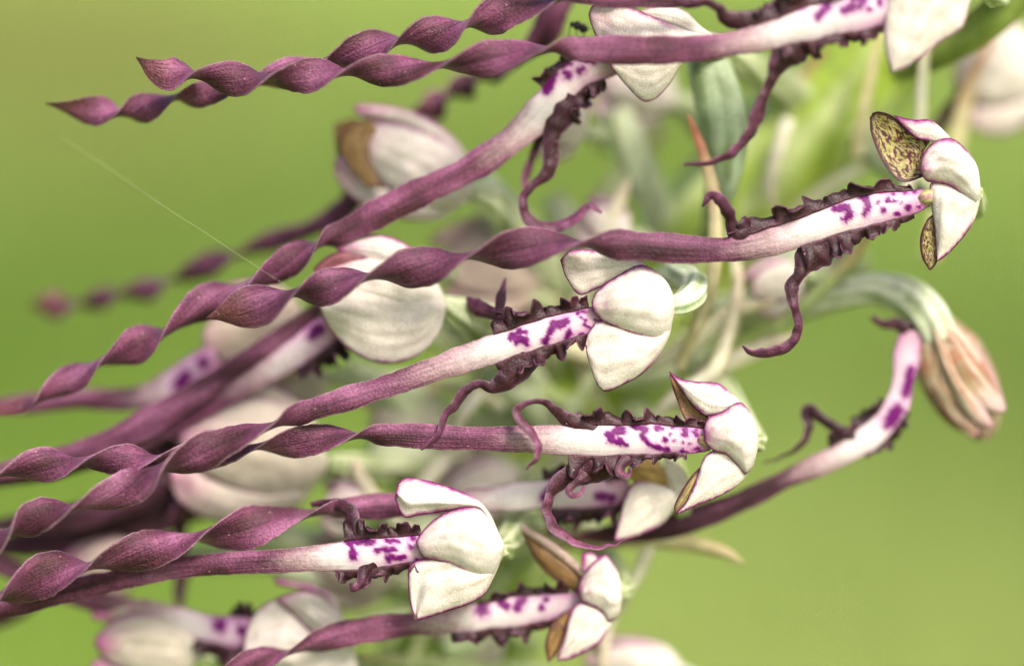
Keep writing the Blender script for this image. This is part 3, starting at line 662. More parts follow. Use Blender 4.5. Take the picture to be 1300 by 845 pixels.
# ---- lower flower whose hood is clearly in focus
f = flower(orchid, [(634, 698, 6, 10), (640, 695, 60, 16), (660, 660, 140, 20), (690, 610, 230, 20), (705, 590, 290, 18)], 'flower with blunt cream hood marked by tiny brown flecks and bracket-shaped spots', 14)
R = lip(f, [(556, 692, 8, 14), (530, 695, 4, 18), (480, 701, 4, 20), (430, 706, 6, 19), (390, 709, 10, 17), (350, 712, 14, 16), (300, 714, 20, 15), (240, 719, 26, 14), (160, 733, 34, 14), (80, 752, 40, 15), (-40, 778, 44, 14)], [], (-120, 795, 44),
        (372, 405), crop(400, 580, 3.611, [([(150, 385), (195, 388), (265, 388)], 15), ([(165, 400), (180, 450)], 15), ([(178, 452)], 24), ([(240, 390)], 20), ([(325, 382), (375, 385)], 12), ([(285, 428), (360, 422)], 14), ([(335, 460), (410, 457)], 11), ([(338, 460)], 17),
            ([(450, 370)], 17), ([(440, 415)], 16), ([(465, 470)], 10)]), seed=6)
frill(R, f, (536, 694), (440, 705), 1, [(0, 12), (.3, 14), (.6, 18), (.85, 26), (1, 30)], 5, 61, amp=1.6, hue=.8)
frill(R, f, (530, 695), (425, 706), -1, [(0, 12), (.4, 18), (.7, 24), (1, 10)], 5, 62, amp=1.8)
arm(f, [(470, 694, 5, 18), (454, 682, 6, 14), (448, 664, 12, 13), (442, 648, 20, 10), (420, 640, 30, 8), (395, 640, 38, 5)], 30, 63, hue=.7)
arm(f, [(474, 712, 3, 14), (462, 728, 2, 9), (458, 742, -2, 6), (448, 748, -6, 5), (444, 740, -8, 3)], 40, 64)
patch('sepal', f, [(632, 672), (621, 650), (606, 633), (577, 620), (545, 610), (516, 606), (505, 613)], [(630, 682), (610, 648), (588, 647), (566, 649), (530, 654), (513, 656), (501, 633)], d=-2, bulge=18, seed=23, throat=.15, edge_w=7, fold=lambda u, v: -7 * np.exp(-((u - .62) / .14) ** 2) * v)
dA = [(640, 690), (633, 675), (621, 657), (607, 643), (585, 644), (555, 656), (535, 675), (528, 687)]; dB = [(640, 698), (633, 716), (623, 731), (608, 734), (590, 726), (572, 716), (552, 711), (537, 707), (529, 693)]
patch('sepal', f, dA, dB, d=-8, bulge=44, seed=24, throat=.3, edge_w=7); far_side(f, dA, dB, 0, 40, 25)
patch('sepal', f, [(636, 700), (612, 722), (590, 716), (570, 706), (550, 706), (530, 711), (519, 720), (518, 740), (521, 768), (528, 785)], [(638, 706), (629, 728), (614, 755), (594, 767), (566, 776), (545, 783), (530, 787)], d=-2, bulge=28, seed=26, throat=0, edge_w=6, fold=lambda u, v: 8 * np.exp(-((u - .30) / .12) ** 2) * smooth(.2, .7, v))

# ---- top flower with large drooping hood, partly above the frame
f = flower(orchid, [(1245, -20, -30, 14), (1265, -10, 20, 20), (1270, -40, 120, 24), (1240, -80, 230, 22), (1235, -85, 290, 20)], 'flower whose straight lip crosses in front of another hood beneath the fly', 15)
R = lip(f, [(1150, 4, -60, 16), (1120, 10, -62, 22), (1070, 20, -64, 23), (1020, 32, -64, 22), (980, 44, -62, 18), (930, 56, -60, 16), (880, 62, -56, 17), (820, 64, -52, 19), (770, 63, -48, 19), (730, 62, -44, 15)],
        [(698, 63, -42, 632, 72, -34, 22), (560, 83, -26, 498, 88, -22, 22), (437, 92, -18, 385, 96, -14, 25), (337, 99, -10, 291, 100, -6, 24), (246, 95, -2, 214, 94, 0, 20)], (173, 73, 0),
        (925, 975), crop(960, 0, 3.8235, [([(150, 40), (235, 30)], 15), ([(345, -5), (335, 50), (300, 80)], 22), ([(430, 50), (520, 20)], 20), ([(545, 45)], 15), ([(600, 10)], 18), ([(470, -5), (530, -10)], 18)]), seed=7, hue=1.1)
frill(R, f, (1118, 12), (985, 44), -1, [(0, 12), (.4, 18), (.7, 24), (1, 24)], 6, 71, amp=2.0)
frill(R, f, (1118, 12), (960, 48), 1, [(0, 14), (.4, 22), (.7, 30), (1, 14)], 6, 72, amp=1.9)
arm(f, [(1016, 48, -60, 26), (1002, 64, -59, 24), (990, 80, -58, 14), (984, 94, -58, 9), (976, 112, -56, 8), (968, 128, -54, 9), (962, 150, -52, 9), (950, 175, -50, 8), (930, 195, -48, 7), (905, 207, -46, 6), (868, 211, -44, 3)], 60, 73, hue=1.2)
arm(f, [(995, 25, -60, 20), (970, 24, -60, 15), (945, 28, -62, 12), (920, 25, -64, 9), (912, 12, -66, 8), (895, 5, -66, 8), (872, 9, -64, 7), (850, 3, -62, 6), (820, 3, -60, 5), (800, 12, -60, 2)], 80, 74, hue=1.1)
patch('sepal', f, [(1255, -50), (1185, -48), (1135, -35), (1126, 0), (1122, 40), (1126, 75), (1132, 91)], [(1262, -30), (1233, 0), (1222, 35), (1196, 53), (1170, 73), (1150, 86), (1135, 92)], d=-66, bulge=26, seed=27, throat=0, edge_w=6, mag=.7)
dA = [(1262, -30), (1250, -75), (1210, -100), (1165, -90), (1130, -55), (1120, -25)]; dB = [(1264, -20), (1240, -5), (1210, -10), (1175, -15), (1145, -12), (1121, -18)]
patch('sepal', f, dA, dB, d=-70, bulge=36, seed=28, throat=.4); far_side(f, dA, dB, -60, 36, 29)

# ---- second ribbon at the very top (its flower stands above the frame)
f = flower(orchid, [(1130, -150, 40, 12), (1160, -150, 80, 18), (1230, -130, 200, 20), (1280, -140, 290, 18)], 'flower above whose lip twists beneath the top edge and ends in a soft bulb', 16)
lip(f, [(1050, -120, 10, 16), (1000, -105, 4, 19), (940, -84, 0, 19), (880, -60, -6, 18), (820, -36, -10, 18), (770, -18, -14, 19)],
    [(722, -6, -14, 650, 14, -10, 27), (592, 31, -4, 548, 43, 0, 24), (508, 52, 6, 458, 64, 12, 24), (408, 80, 20, 370, 92, 26, 20), (318, 106, 34, 262, 120, 40, 18), (222, 124, 44, 188, 138, 50, 21), (153, 144, 54, 118, 142, 58, 21)], (57, 131, 60),
    (880, 940), [], seed=8, hue=1.15)
hood(f, (1140, -150), (1040, -120), 110, d=20, seed=30)
lip(f, [(905, -10, -20, 9), (860, 0, -28, 9), (800, 2, -34, 9), (750, -2, -38, 9), (700, -12, -40, 9)], [], (640, -40, -40), (1200, 1300), [], seed=80, name='side_lobe')

# ---- flower behind the top lip: steep lip running to the lower left
f = flower(orchid, [(892, 50, 30, 10), (905, 60, 70, 15), (935, 75, 140, 20), (990, 110, 220, 22), (1060, 130, 290, 20)], 'flower behind the top lip with a curled loop hanging from its steep lip', 17)
R = lip(f, [(790, 76, 42, 14), (765, 82, 42, 17), (735, 92, 44, 20), (708, 118, 46, 21), (678, 152, 46, 20), (640, 185, 46, 18), (595, 215, 46, 18), (530, 246, 46, 19), (470, 276, 46, 19), (430, 297, 46, 16)],
        [(405, 310, 46, 362, 333, 46, 22), (312, 362, 46, 262, 388, 46, 23), (209, 422, 48, 166, 441, 50, 22), (123, 462, 52, 86, 486, 54, 22), (46, 509, 58, 18, 518, 60, 12)], (-25, 528, 62),
        (630, 675), crop(640, 0, 3.611, [([(228, 345), (195, 420)], 19), ([(290, 342)], 22), ([(350, 325)], 22), ([(300, 292), (260, 300)], 13), ([(350, 270), (410, 282)], 15)]), seed=9, hue=1.1)
frill(R, f, (764, 84), (690, 140), -1, [(0, 12), (.3, 18), (.6, 24), (1, 26)], 5, 91, amp=2.1)
frill(R, f, (760, 84), (702, 124), 1, [(0, 6), (.5, 12), (1, 14)], 4, 92, amp=1.6, hue=.8)
arm(f, [(722, 118, 44, 22), (712, 142, 43, 24), (703, 164, 42, 15), (700, 184, 42, 9), (700, 205, 42, 9), (694, 222, 42, 8), (676, 236, 42, 6), (665, 252, 42, 6), (668, 272, 42, 7), (684, 286, 42, 8), (708, 286, 42, 7), (730, 276, 42, 6), (748, 262, 42, 5), (764, 270, 42, 2)], 40, 93, hue=1.2)
arm(f, [(706, 135, 56, 14), (690, 165, 66, 8), (678, 195, 76, 7), (668, 225, 80, 5), (666, 246, 80, 2)], 30, 94, hue=1.4)
patch('sepal', f, [(905, 45), (870, 38), (845, 28), (817, 16), (795, 6), (773, 3), (752, 7), (747, 18)], [(905, 66), (860, 80), (820, 84), (780, 76), (760, 54), (749, 28)], d=14, bulge=26, seed=31, throat=.35, edge_w=7)
patch('sepal', f, [(905, 44), (889, 33), (871, 15), (850, 7), (830, 8), (813, 14)], [(905, 48), (875, 46), (848, 38), (830, 30), (816, 18)], d=22, bulge=12, seed=32, edge_w=4, mag=.5)
lA = [(890, 60), (850, 64), (810, 64), (774, 74)]; lB = [(892, 66), (866, 82), (851, 106), (833, 125), (817, 129), (796, 110), (776, 86)]
patch('sepal', f, lA, lB, d=18, bulge=18, seed=33, edge_w=4, mag=.8); far_side(f, lA, lB, 26, 20, 34)

# ---- flower tucked behind the upright-hooded one
f = flower(orchid, [(862, 640, 90, 10), (866, 645, 120, 15), (850, 600, 180, 18), (800, 520, 250, 18), (760, 500, 290, 18)], 'flower tucked beneath the upright-hooded one with a tan inner petal', 18)
R = lip(f, [(800, 622, 84, 14), (775, 625, 82, 18), (735, 626, 80, 20), (690, 627, 76, 19), (640, 632, 72, 17), (590, 637, 66, 16), (530, 640, 56, 16), (470, 643, 46, 16)],
        [(400, 650, 36, 322, 668, 26, 25), (250, 680, 14, 180, 700, 6, 27), (114, 718, 0, 60, 728, -4, 30), (-4, 758, -6, -50, 770, -6, 28)], (-120, 790, -6),
        (560, 620), [([(700, 622), (690, 632)], 6), ([(760, 628), (775, 632)], 6), ([(792, 640)], 5)], seed=10, hue=1.15)
frill(R, f, (795, 622), (690, 627), 1, [(0, 12), (.5, 18), (1, 14)], 5, 101, amp=1.8, hue=.8)
frill(R, f, (795, 622), (690, 627), -1, [(0, 16), (.5, 30), (1, 30)], 5, 102, amp=2.0, hue=.8)
patch('petal', f, [(850, 610), (835, 585), (812, 580), (798, 592)], [(850, 622), (835, 626), (815, 622), (798, 606)], d=70, bulge=8, kind='brown', colr=np.array([.42, .27, .08]), seed=35, mag=.3)
patch('sepal', f, [(858, 625), (845, 618), (825, 612), (806, 612), (796, 622), (788, 650), (780, 682)], [(862, 635), (852, 652), (838, 668), (815, 678), (795, 685), (781, 688)], d=62, bulge=16, seed=36, throat=0, edge_w=6)
patch('sepal', f, [(870, 640), (874, 612), (862, 590), (845, 580)], [(868, 645), (855, 640), (848, 622), (842, 600)], d=72, bulge=14, seed=37, throat=0, edge_w=4, mag=.3)

# ---- small lower right flower
f = flower(orchid, [(786, 752, 66, 10), (790, 745, 110, 15), (760, 700, 180, 18), (710, 620, 250, 18), (700, 600, 290, 18)], 'small lower flower with brown petals spread round a white hood', 19)
R = lip(f, [(745, 762, 64, 12), (715, 767, 64, 16), (680, 772, 66, 19), (640, 778, 66, 19), (600, 784, 64, 18), (560, 790, 60, 15), (520, 792, 56, 14), (480, 797, 52, 16), (430, 806, 48, 16)],
        [(368, 827, 44, 320, 842, 42, 17), (260, 866, 42, 210, 880, 42, 18)], (120, 905, 42), (540, 585), crop(400, 580, 3.611, [([(770, 700)], 32), ([(845, 655), (885, 690)], 18), ([(945, 660), (930, 690)], 22), ([(1040, 690)], 14), ([(1060, 650)], 12)]), seed=11, hue=1.25)
frill(R, f, (715, 767), (570, 788), -1, [(0, 14), (.5, 18), (1, 14)], 6, 111, amp=1.8)
frill(R, f, (725, 766), (610, 782), 1, [(0, 14), (.5, 14), (1, 6)], 5, 112, amp=1.6)
patch('petal', f, [(742, 742), (731, 720), (700, 695), (664, 668)], [(742, 756), (716, 744), (685, 718), (662, 676)], d=62, bulge=8, kind='brown', colr=np.array([.26, .14, .05]), seed=38)
patch('petal', f, [(742, 735), (734, 714), (702, 688), (662, 664)], [(744, 740), (730, 724), (698, 699), (660, 672)], d=56, bulge=4, kind='brown', colr=np.array([.60, .45, .38]), seed=44, mag=.4)
dA = [(790, 750), (786, 730), (778, 714), (768, 703), (755, 711), (740, 728), (733, 745)]; dB = [(790, 760), (784, 782), (772, 789), (764, 778), (750, 770), (740, 765), (733, 752)]
patch('sepal', f, dA, dB, d=44, bulge=30, seed=39, throat=.7, edge_w=8); far_side(f, dA, dB, 52, 26, 40)
patch('sepal', f, [(770, 722), (760, 706), (748, 700), (738, 703)], [(765, 728), (752, 726), (744, 726), (738, 724)], d=52, bulge=6, seed=41, throat=.9)
patch('sepal', f, [(786, 768), (765, 768), (748, 762), (735, 764), (724, 776), (717, 805), (708, 832)], [(788, 774), (776, 793), (762, 816), (742, 828), (722, 837), (708, 838)], d=48, bulge=16, seed=42, throat=.0, edge_w=7, fold=lambda u, v: 7 * np.exp(-((u - .4) / .1) ** 2) * v)
patch('petal', f, [(730, 770), (716, 776), (701, 790), (692, 817), (695, 839)], [(734, 776), (724, 790), (716, 808), (708, 828), (697, 840)], d=56, bulge=5, kind='brown', colr=np.array([.28, .16, .05]), seed=43)

# ---- bottom flower: big striped hood
f = flower(orchid, [(438, 800, 120, 12), (460, 800, 150, 18), (520, 790, 220, 20), (580, 810, 290, 20)], 'soft-focus flower with big cream hood striped pink at its opening', 20)
hA = [(440, 790), (428, 770), (410, 755), (390, 748), (370, 752), (352, 758)]; hB = [(440, 812), (430, 822), (412, 818), (392, 800), (372, 780), (353, 764)]
patch('sepal', f, hA, hB, d=86, bulge=30, seed=45, throat=.45, edge_w=6, colr=SEP * .86)
far_side(f, hA, hB, 96, 30, 46)
patch('sepal', f, [(440, 800), (415, 812), (392, 798), (370, 774), (350, 760), (325, 775), (312, 800), (309, 840)], [(445, 810), (455, 845), (450, 890), (420, 915), (380, 905), (345, 885), (322, 865), (310, 848)], d=92, bulge=26, seed=47, throat=.15, edge_w=6, colr=SEP * .92, veins=4)
patch('sepal', f, [(436, 782), (425, 758), (400, 742), (375, 738), (348, 733)], [(436, 790), (415, 762), (392, 750), (370, 746), (350, 742)], d=100, bulge=10, seed=48, throat=.6, colr=SEP * .8)
R = lip(f, [(335, 800, 110, 16), (310, 802, 112, 20), (270, 798, 118, 20), (230, 790, 124, 19), (190, 780, 130, 18), (140, 768, 136, 16), (90, 752, 140, 15), (30, 728, 146, 14)], [], (-60, 700, 150), (165, 215), [([(279, 793)], 9), ([(308, 800)], 8)], seed=12)
frill(R, f, (325, 801), (250, 795), -1, [(0, 20), (.5, 30), (1, 14)], 4, 121, amp=1.8, hue=.7)
frill(R, f, (325, 801), (290, 801), 1, [(0, 14), (.5, 22), (1, 10)], 2, 122, amp=1.8, hue=.7)

# ---- hoods further back on the near side of the spike
def back_flower(base, tip, width, d, label, seed, colr=SEP * .9, ov=None, **kw):
    bx, by = base
    ov = ov or [(bx, by, d, 11), (bx + 20, by + 2, d + 30, 16), ((bx + 700) / 2, by, d + 90, 18), (690, by - 10 if by > 500 else by + 100, 285, 18)]
    fl = flower(orchid, ov, label, seed)
    hood(fl, base, tip, width, d=d, seed=seed * 3, colr=colr, **kw)
    return fl

fb = back_flower((600, 250), (440, 178), 108, 120, 'soft-focus flower with cream hood and tan opening behind the steep lip', 21, brown=True, bulge=36, throat=.5, ov=[(596, 244, 120, 12), (625, 255, 140, 20), (670, 300, 190, 22), (740, 400, 260, 20), (800, 430, 290, 18)])
patch('petal', fb, [(470, 150), (448, 158), (432, 180), (440, 205), (462, 235)], [(478, 165), (470, 180), (470, 200), (478, 220), (486, 240)], d=100, bulge=6, kind='brown', colr=np.array([.32, .19, .07]), seed=52, mag=.6)
lip(fb, [(470, 200, 135, 14), (455, 235, 150, 16), (440, 262, 165, 14), (400, 288, 185, 12), (350, 305, 205, 13)], [(300, 325, 220, 262, 340, 230, 16), (212, 358, 240, 178, 368, 245, 16), (150, 376, 250, 122, 381, 255, 16), (95, 386, 258, 66, 386, 260, 16)], (35, 388, 262), (470, 480), [], seed=22, hue=.7)

fb = back_flower((566, 392), (410, 352), 100, 66, 'cream-hooded flower behind the twisted ribbon with veined lower sepal', 22, bulge=40, throat=.5, lower=False, upper=False, ov=[(560, 385, 66, 12), (590, 400, 76, 22), (620, 415, 120, 26), (680, 440, 220, 24), (740, 500, 290, 18)])
patch('sepal', fb, [(566, 384), (530, 372), (490, 358), (450, 352), (420, 360), (405, 385)], [(566, 396), (556, 425), (530, 452), (490, 462), (452, 450), (420, 420), (406, 392)], d=52, bulge=30, seed=53, colr=SEP * .9, edge_w=6, veins=5)
patch('petal', fb, [(470, 330), (440, 318), (415, 325), (398, 340)], [(470, 345), (440, 342), (415, 345), (400, 350)], d=56, bulge=6, kind='brown', colr=np.array([.25, .08, .10]), seed=54)
patch('sepal', fb, [(560, 375), (540, 330), (500, 302), (460, 298), (425, 312)], [(560, 380), (520, 350), (480, 335), (450, 325), (428, 318)], d=58, bulge=14, seed=55, colr=SEP * .92, throat=.6)
Rb = lip(fb, [(430, 405, 90, 14), (412, 420, 92, 17), (378, 446, 96, 18), (345, 468, 100, 17), (300, 492, 104, 16), (250, 520, 108, 15), (190, 552, 114, 15), (120, 580, 120, 15), (40, 600, 126, 14)], [], (-60, 622, 130), (305, 350), [([(398, 424), (404, 418)], 8)], seed=23)
frill(Rb, fb, (425, 410), (365, 455), -1, [(0, 18), (.5, 34), (1, 20)], 4, 131, amp=1.8, hue=.7)

fb = back_flower((400, 420), (258, 440), 120, 170, 'beige soft-focus flower behind the slim purple ribbons', 23, colr=np.array([.62, .52, .42]), bulge=34, throat=.3)
lip(fb, [(275, 452, 150, 15), (250, 465, 148, 18), (222, 484, 148, 18), (195, 500, 148, 16), (160, 507, 150, 14), (100, 507, 154, 13), (40, 512, 156, 13)], [], (-60, 520, 160), (178, 205), [([(235, 478), (228, 488)], 9), ([(258, 460)], 8)], seed=24)

# slim purple ribbon in front of the beige hood
fb = back_flower((470, 345), (420, 372), 60, 130, 'flower hidden behind the veined hood whose slim lip slants across the beige one', 24, bulge=16)
lip(fb, [(430, 372, 112, 9), (390, 402, 104, 10), (340, 438, 98, 12), (290, 472, 94, 14), (240, 505, 92, 15), (180, 540, 92, 17), (110, 572, 94, 16), (40, 590, 96, 15)], [], (-70, 612, 98), (430, 440), [], seed=25, hue=.85)

fb = back_flower((415, 590), (225, 560), 150, 130, 'large pale soft-focus flower beneath the paired twisted ribbons', 25, colr=np.array([.66, .58, .50]), bulge=44, throat=.5, mag=.5)
lip(fb, [(250, 560, 140, 14), (225, 590, 146, 16), (190, 625, 152, 15), (130, 648, 160, 15), (60, 660, 166, 15)], [], (-60, 672, 172), (228, 245), [], seed=26, hue=.55)
frill(dict(C=np.array([[250., 560, 138], [235, 580, 140], [220, 605, 142]]), U=np.array([[.8, .6, 0]] * 3), T=np.array([[-.6, .8, 0]] * 3), B=np.array([[0, 0, 1.]] * 3), hw=np.array([10., 10, 10])), fb, (250, 560), (220, 605), -1, [(0, 20), (.5, 34), (1, 14)], 3, 141, hue=.7)
arm(fb, [(236, 600, 178, 12), (234, 640, 180, 12), (230, 680, 182, 13), (234, 720, 184, 13), (230, 765, 186, 10), (236, 800, 188, 3)], 60, 142, hue=.8)

fb = back_flower((255, 830), (120, 820), 100, 130, 'blurred cream flower half cut by the lower edge beneath the dark lip', 26, colr=np.array([.66, .60, .50]), bulge=30, throat=.9, ov=[(250, 830, 130, 12), (290, 835, 160, 18), (400, 850, 240, 20), (520, 870, 290, 18)])

lip(fb, [(330, 600, 190, 14), (250, 620, 196, 16), (170, 650, 200, 18), (100, 675, 206, 19), (30, 690, 210, 18)], [], (-80, 705, 214), (330, 340), [], seed=28, hue=.5, name='side_lobe')

arm(fb, [(330, 500, 150, 16), (285, 520, 152, 24), (240, 545, 154, 26), (205, 575, 158, 22), (190, 615, 164, 8)], 40, 145, hue=.9)
arm(fb, [(280, 560, 150, 14), (262, 600, 156, 20), (240, 640, 160, 20), (215, 670, 166, 8)], 60, 146, hue=.9)
lip(fb, [(280, 640, 200, 14), (220, 655, 205, 17), (150, 680, 210, 18), (80, 720, 214, 18), (20, 770, 218, 16)], [], (-60, 820, 222), (265, 280), [], seed=29, hue=.9, name='side_lobe')

# ribbon bits far behind the top
fb = back_flower((860, 130), (760, 105), 90, 240, 'pale blurred flower behind the small-spotted steep lip', 27, bulge=30, ov=[(850, 128, 240, 12), (875, 140, 255, 18), (930, 190, 280, 20), (985, 220, 300, 18)])
lip(fb, [(800, 104, 230, 10), (800, 40, 230, 12), (775, -30, 190, 14), (730, -22, 130, 16), (706, 8, 112, 18), (690, 46, 125, 18)], [(660, 78, 150, 622, 92, 170, 16), (604, 100, 180, 588, 109, 185, 19), (567, 122, 190, 547, 134, 195, 20)], (505, 152, 200), (830, 840), [], seed=27, hue=.75, step=4)

# blurred flower at the right edge
fb = back_flower((1330, 70), (1215, 118), 120, 240, 'large blurred white flower at the right behind the spike', 28, colr=SEP * .95, bulge=40, throat=.3, ov=[(1325, 72, 240, 12), (1345, 40, 270, 20), (1320, -60, 300, 20), (1260, -110, 300, 18)])
arm(fb, [(1235, 120, 230, 16), (1212, 135, 226, 14), (1195, 160, 230, 12), (1180, 185, 236, 6)], 60, 144, hue=.7)

# blurred white flower at the bottom
fb = back_flower((870, 850), (740, 840), 60, 170, 'blurred white flower at the lower edge below the small brown-petalled one', 29, bulge=24, ov=[(860, 850, 170, 10), (880, 870, 200, 16), (800, 900, 270, 18), (640, 880, 300, 18)])

# other pale flowers deep in the spike
for i, (b_, t_, wd, dd) in enumerate([((700, 330), (560, 350), 110, 210), ((660, 600), (560, 640), 70, 200), ((1060, 320), (950, 350), 100, 330), ((640, 800), (560, 830), 70, 200)]):
    back_flower(b_, t_, wd, dd, ['blurred pinkish flower behind the square-spotted blade', 'blurred pale flower behind the lower hoods', 'blurred white flower behind the speckled flower\'s lower lip arm', 'blurred pale flower beneath the small lower lip'][i], 60 + i, colr=[np.array([.72, .58, .50]), SEP * .8, SEP, SEP * .8][i], bulge=24, throat=.2,
                ov=[(b_[0], b_[1], dd, 10), (b_[0] + 15, b_[1] + 5, dd + 20, 16), (b_[0] + 30, b_[1] + 20, 290, 16)])

# ---- withered flower at the right
f = flower(orchid, [(1196, 432, 104, 22), (1180, 402, 104, 24), (1152, 377, 114, 23), (1110, 366, 130, 20), (1060, 376, 146, 18), (1000, 392, 175, 18), (930, 392, 230, 18), (880, 380, 290, 18)], 'withered tan flower with rust stains drooping from a pale curved stalk', 40, np.array([.52, .55, .42]), np.array([.30, .35, .19]))
tan = np.array([.60, .48, .30])
def bud_col(V, t, ph):
    nz = vnoise(V, 26.0, 9); nz2 = vnoise(V, 11.0, 4)
    c = mix(np.array([.50, .40, .27]), np.array([.30, .19, .09]), smooth(-.2, .6, nz + .3 * np.cos(5 * ph)))
    c = mix(c, np.array([.40, .12, .05]), smooth(.15, .5, nz2 + .25 - t * .4) * .75)
    c = mix(c, np.array([.45, .22, .25]), smooth(.9, 1.0, t) * .6)
    return c
tube('sepal', f, [(1182, 408, 128, 25), (1194, 440, 128, 44), (1212, 475, 128, 50), (1231, 510, 128, 44), (1244, 536, 128, 30), (1250, 558, 128, 10)], bud_col, M_BRACT, ribs=5, rib_amp=.07, twist=.8, squash=.95)
patch('sepal', f, [(1196, 405), (1228, 425), (1255, 462), (1272, 500), (1278, 518)], [(1188, 418), (1192, 452), (1214, 492), (1246, 520), (1272, 526)], d=92, bulge=20, seed=72, stain=.8, colr=np.array([.66, .56, .44]), mag=.35, throat=.2)
patch('sepal', f, [(1180, 410), (1172, 440), (1180, 490), (1205, 530), (1235, 556)], [(1194, 412), (1208, 450), (1224, 490), (1240, 520), (1250, 548)], d=92, bulge=16, seed=73, stain=.8, colr=np.array([.54, .43, .28]), mag=.35, throat=.2)
patch('sepal', f, [(1184, 408), (1200, 438), (1222, 478), (1246, 512), (1262, 538)], [(1182, 412), (1188, 448), (1204, 492), (1228, 530), (1256, 546)], d=84, bulge=24, seed=74, stain=.8, colr=np.array([.62, .52, .39]), mag=.25, throat=.25, veins=4)
R = lip(f, [(1158, 420, 96, 17), (1152, 450, 94, 17), (1146, 485, 94, 15), (1138, 515, 94, 16), (1115, 545, 94, 17), (1080, 570, 94, 17), (1040, 590, 96, 14), (1000, 607, 98, 12), (950, 632, 100, 13), (900, 652, 102, 16), (850, 666, 106, 16), (790, 676, 112, 14)], [], (720, 684, 118),
        (1020, 1065), [([(1156, 470), (1150, 500)], 6), ([(1140, 520), (1128, 535)], 9)], seed=41, hue=.62)
frill(R, f, (1140, 515), (1060, 582), 1, [(0, 10), (.5, 20), (1, 10)], 4, 151, amp=1.8, hue=.8)
frill(R, f, (1140, 515), (1090, 565), -1, [(0, 8), (.5, 14), (1, 6)], 3, 152, amp=1.8, hue=.8)
arm(f, [(1092, 562, 93, 12), (1075, 553, 92, 8), (1055, 540, 90, 6), (1038, 530, 88, 6), (1026, 522, 88, 8), (1028, 545, 88, 6), (1018, 565, 88, 5), (995, 580, 88, 4), (968, 588, 88, 2)], 60, 153, hue=.6)
arm(f, [(1160, 425, 96, 14), (1140, 412, 92, 9), (1122, 412, 90, 7), (1106, 402, 88, 3)], 40, 154, hue=1.2)

# ---- bracts and green ovaries in the spike
OV = [
    [(890, 50, 110, 16), (900, 85, 94, 27), (915, 135, 90, 31), (921, 185, 92, 29), (918, 230, 104, 22), (908, 268, 150, 15), (900, 320, 280, 12)],
    [(600, 395, 110, 20), (625, 430, 130, 24), (660, 470, 190, 22), (700, 530, 280, 18)],
    [(780, 140, 220, 20), (800, 190, 225, 24), (825, 250, 240, 22), (860, 330, 290, 16)],
    [(612, 232, 180, 18), (640, 270, 190, 24), (680, 330, 220, 24), (760, 430, 290, 20)],
    [(470, 560, 210, 20), (520, 570, 220, 26), (590, 580, 250, 24), (670, 600, 290, 20)],
    [(760, 470, 210, 18), (830, 470, 220, 22), (900, 430, 250, 22), (950, 330, 300, 18)],
]
OV += [
    [(440, 470, 200, 16), (500, 500, 210, 22), (570, 540, 240, 22), (650, 590, 290, 18)],
    [(430, 700, 190, 14), (490, 680, 200, 20), (560, 670, 230, 22), (640, 660, 290, 18)],
    [(350, 720, 200, 14), (410, 735, 210, 20), (490, 740, 240, 22), (590, 740, 290, 18)],
    [(620, 480, 190, 16), (660, 500, 200, 20), (690, 540, 240, 20), (700, 570, 290, 18)],
    [(560, 820, 180, 14), (600, 810, 200, 20), (620, 790, 240, 20), (610, 770, 290, 18)],
    [(300, 660, 230, 16), (380, 690, 240, 22), (470, 700, 260, 22), (600, 720, 295, 18)],
    [(680, 660, 150, 14), (672, 690, 170, 20), (660, 700, 220, 22), (640, 690, 290, 18)],
    [(980, 350, 190, 24), (1000, 330, 200, 26), (990, 300, 240, 22), (940, 280, 300, 18)],
    [(700, 250, 240, 16), (730, 300, 240, 22), (770, 360, 260, 22), (830, 400, 300, 18)],
]
for i, r in enumerate(OV):
    tube('ovary', orchid, r, ovary_col(np.array([.34, .42, .27]) if i == 0 else np.array([.56, .62, .42]), np.array([.16, .22, .09]) if i == 0 else np.array([.34, .40, .22]), 6, 80 + i), M_GREEN, ribs=3 if i == 0 else 6, rib_amp=.07, twist=1.0)
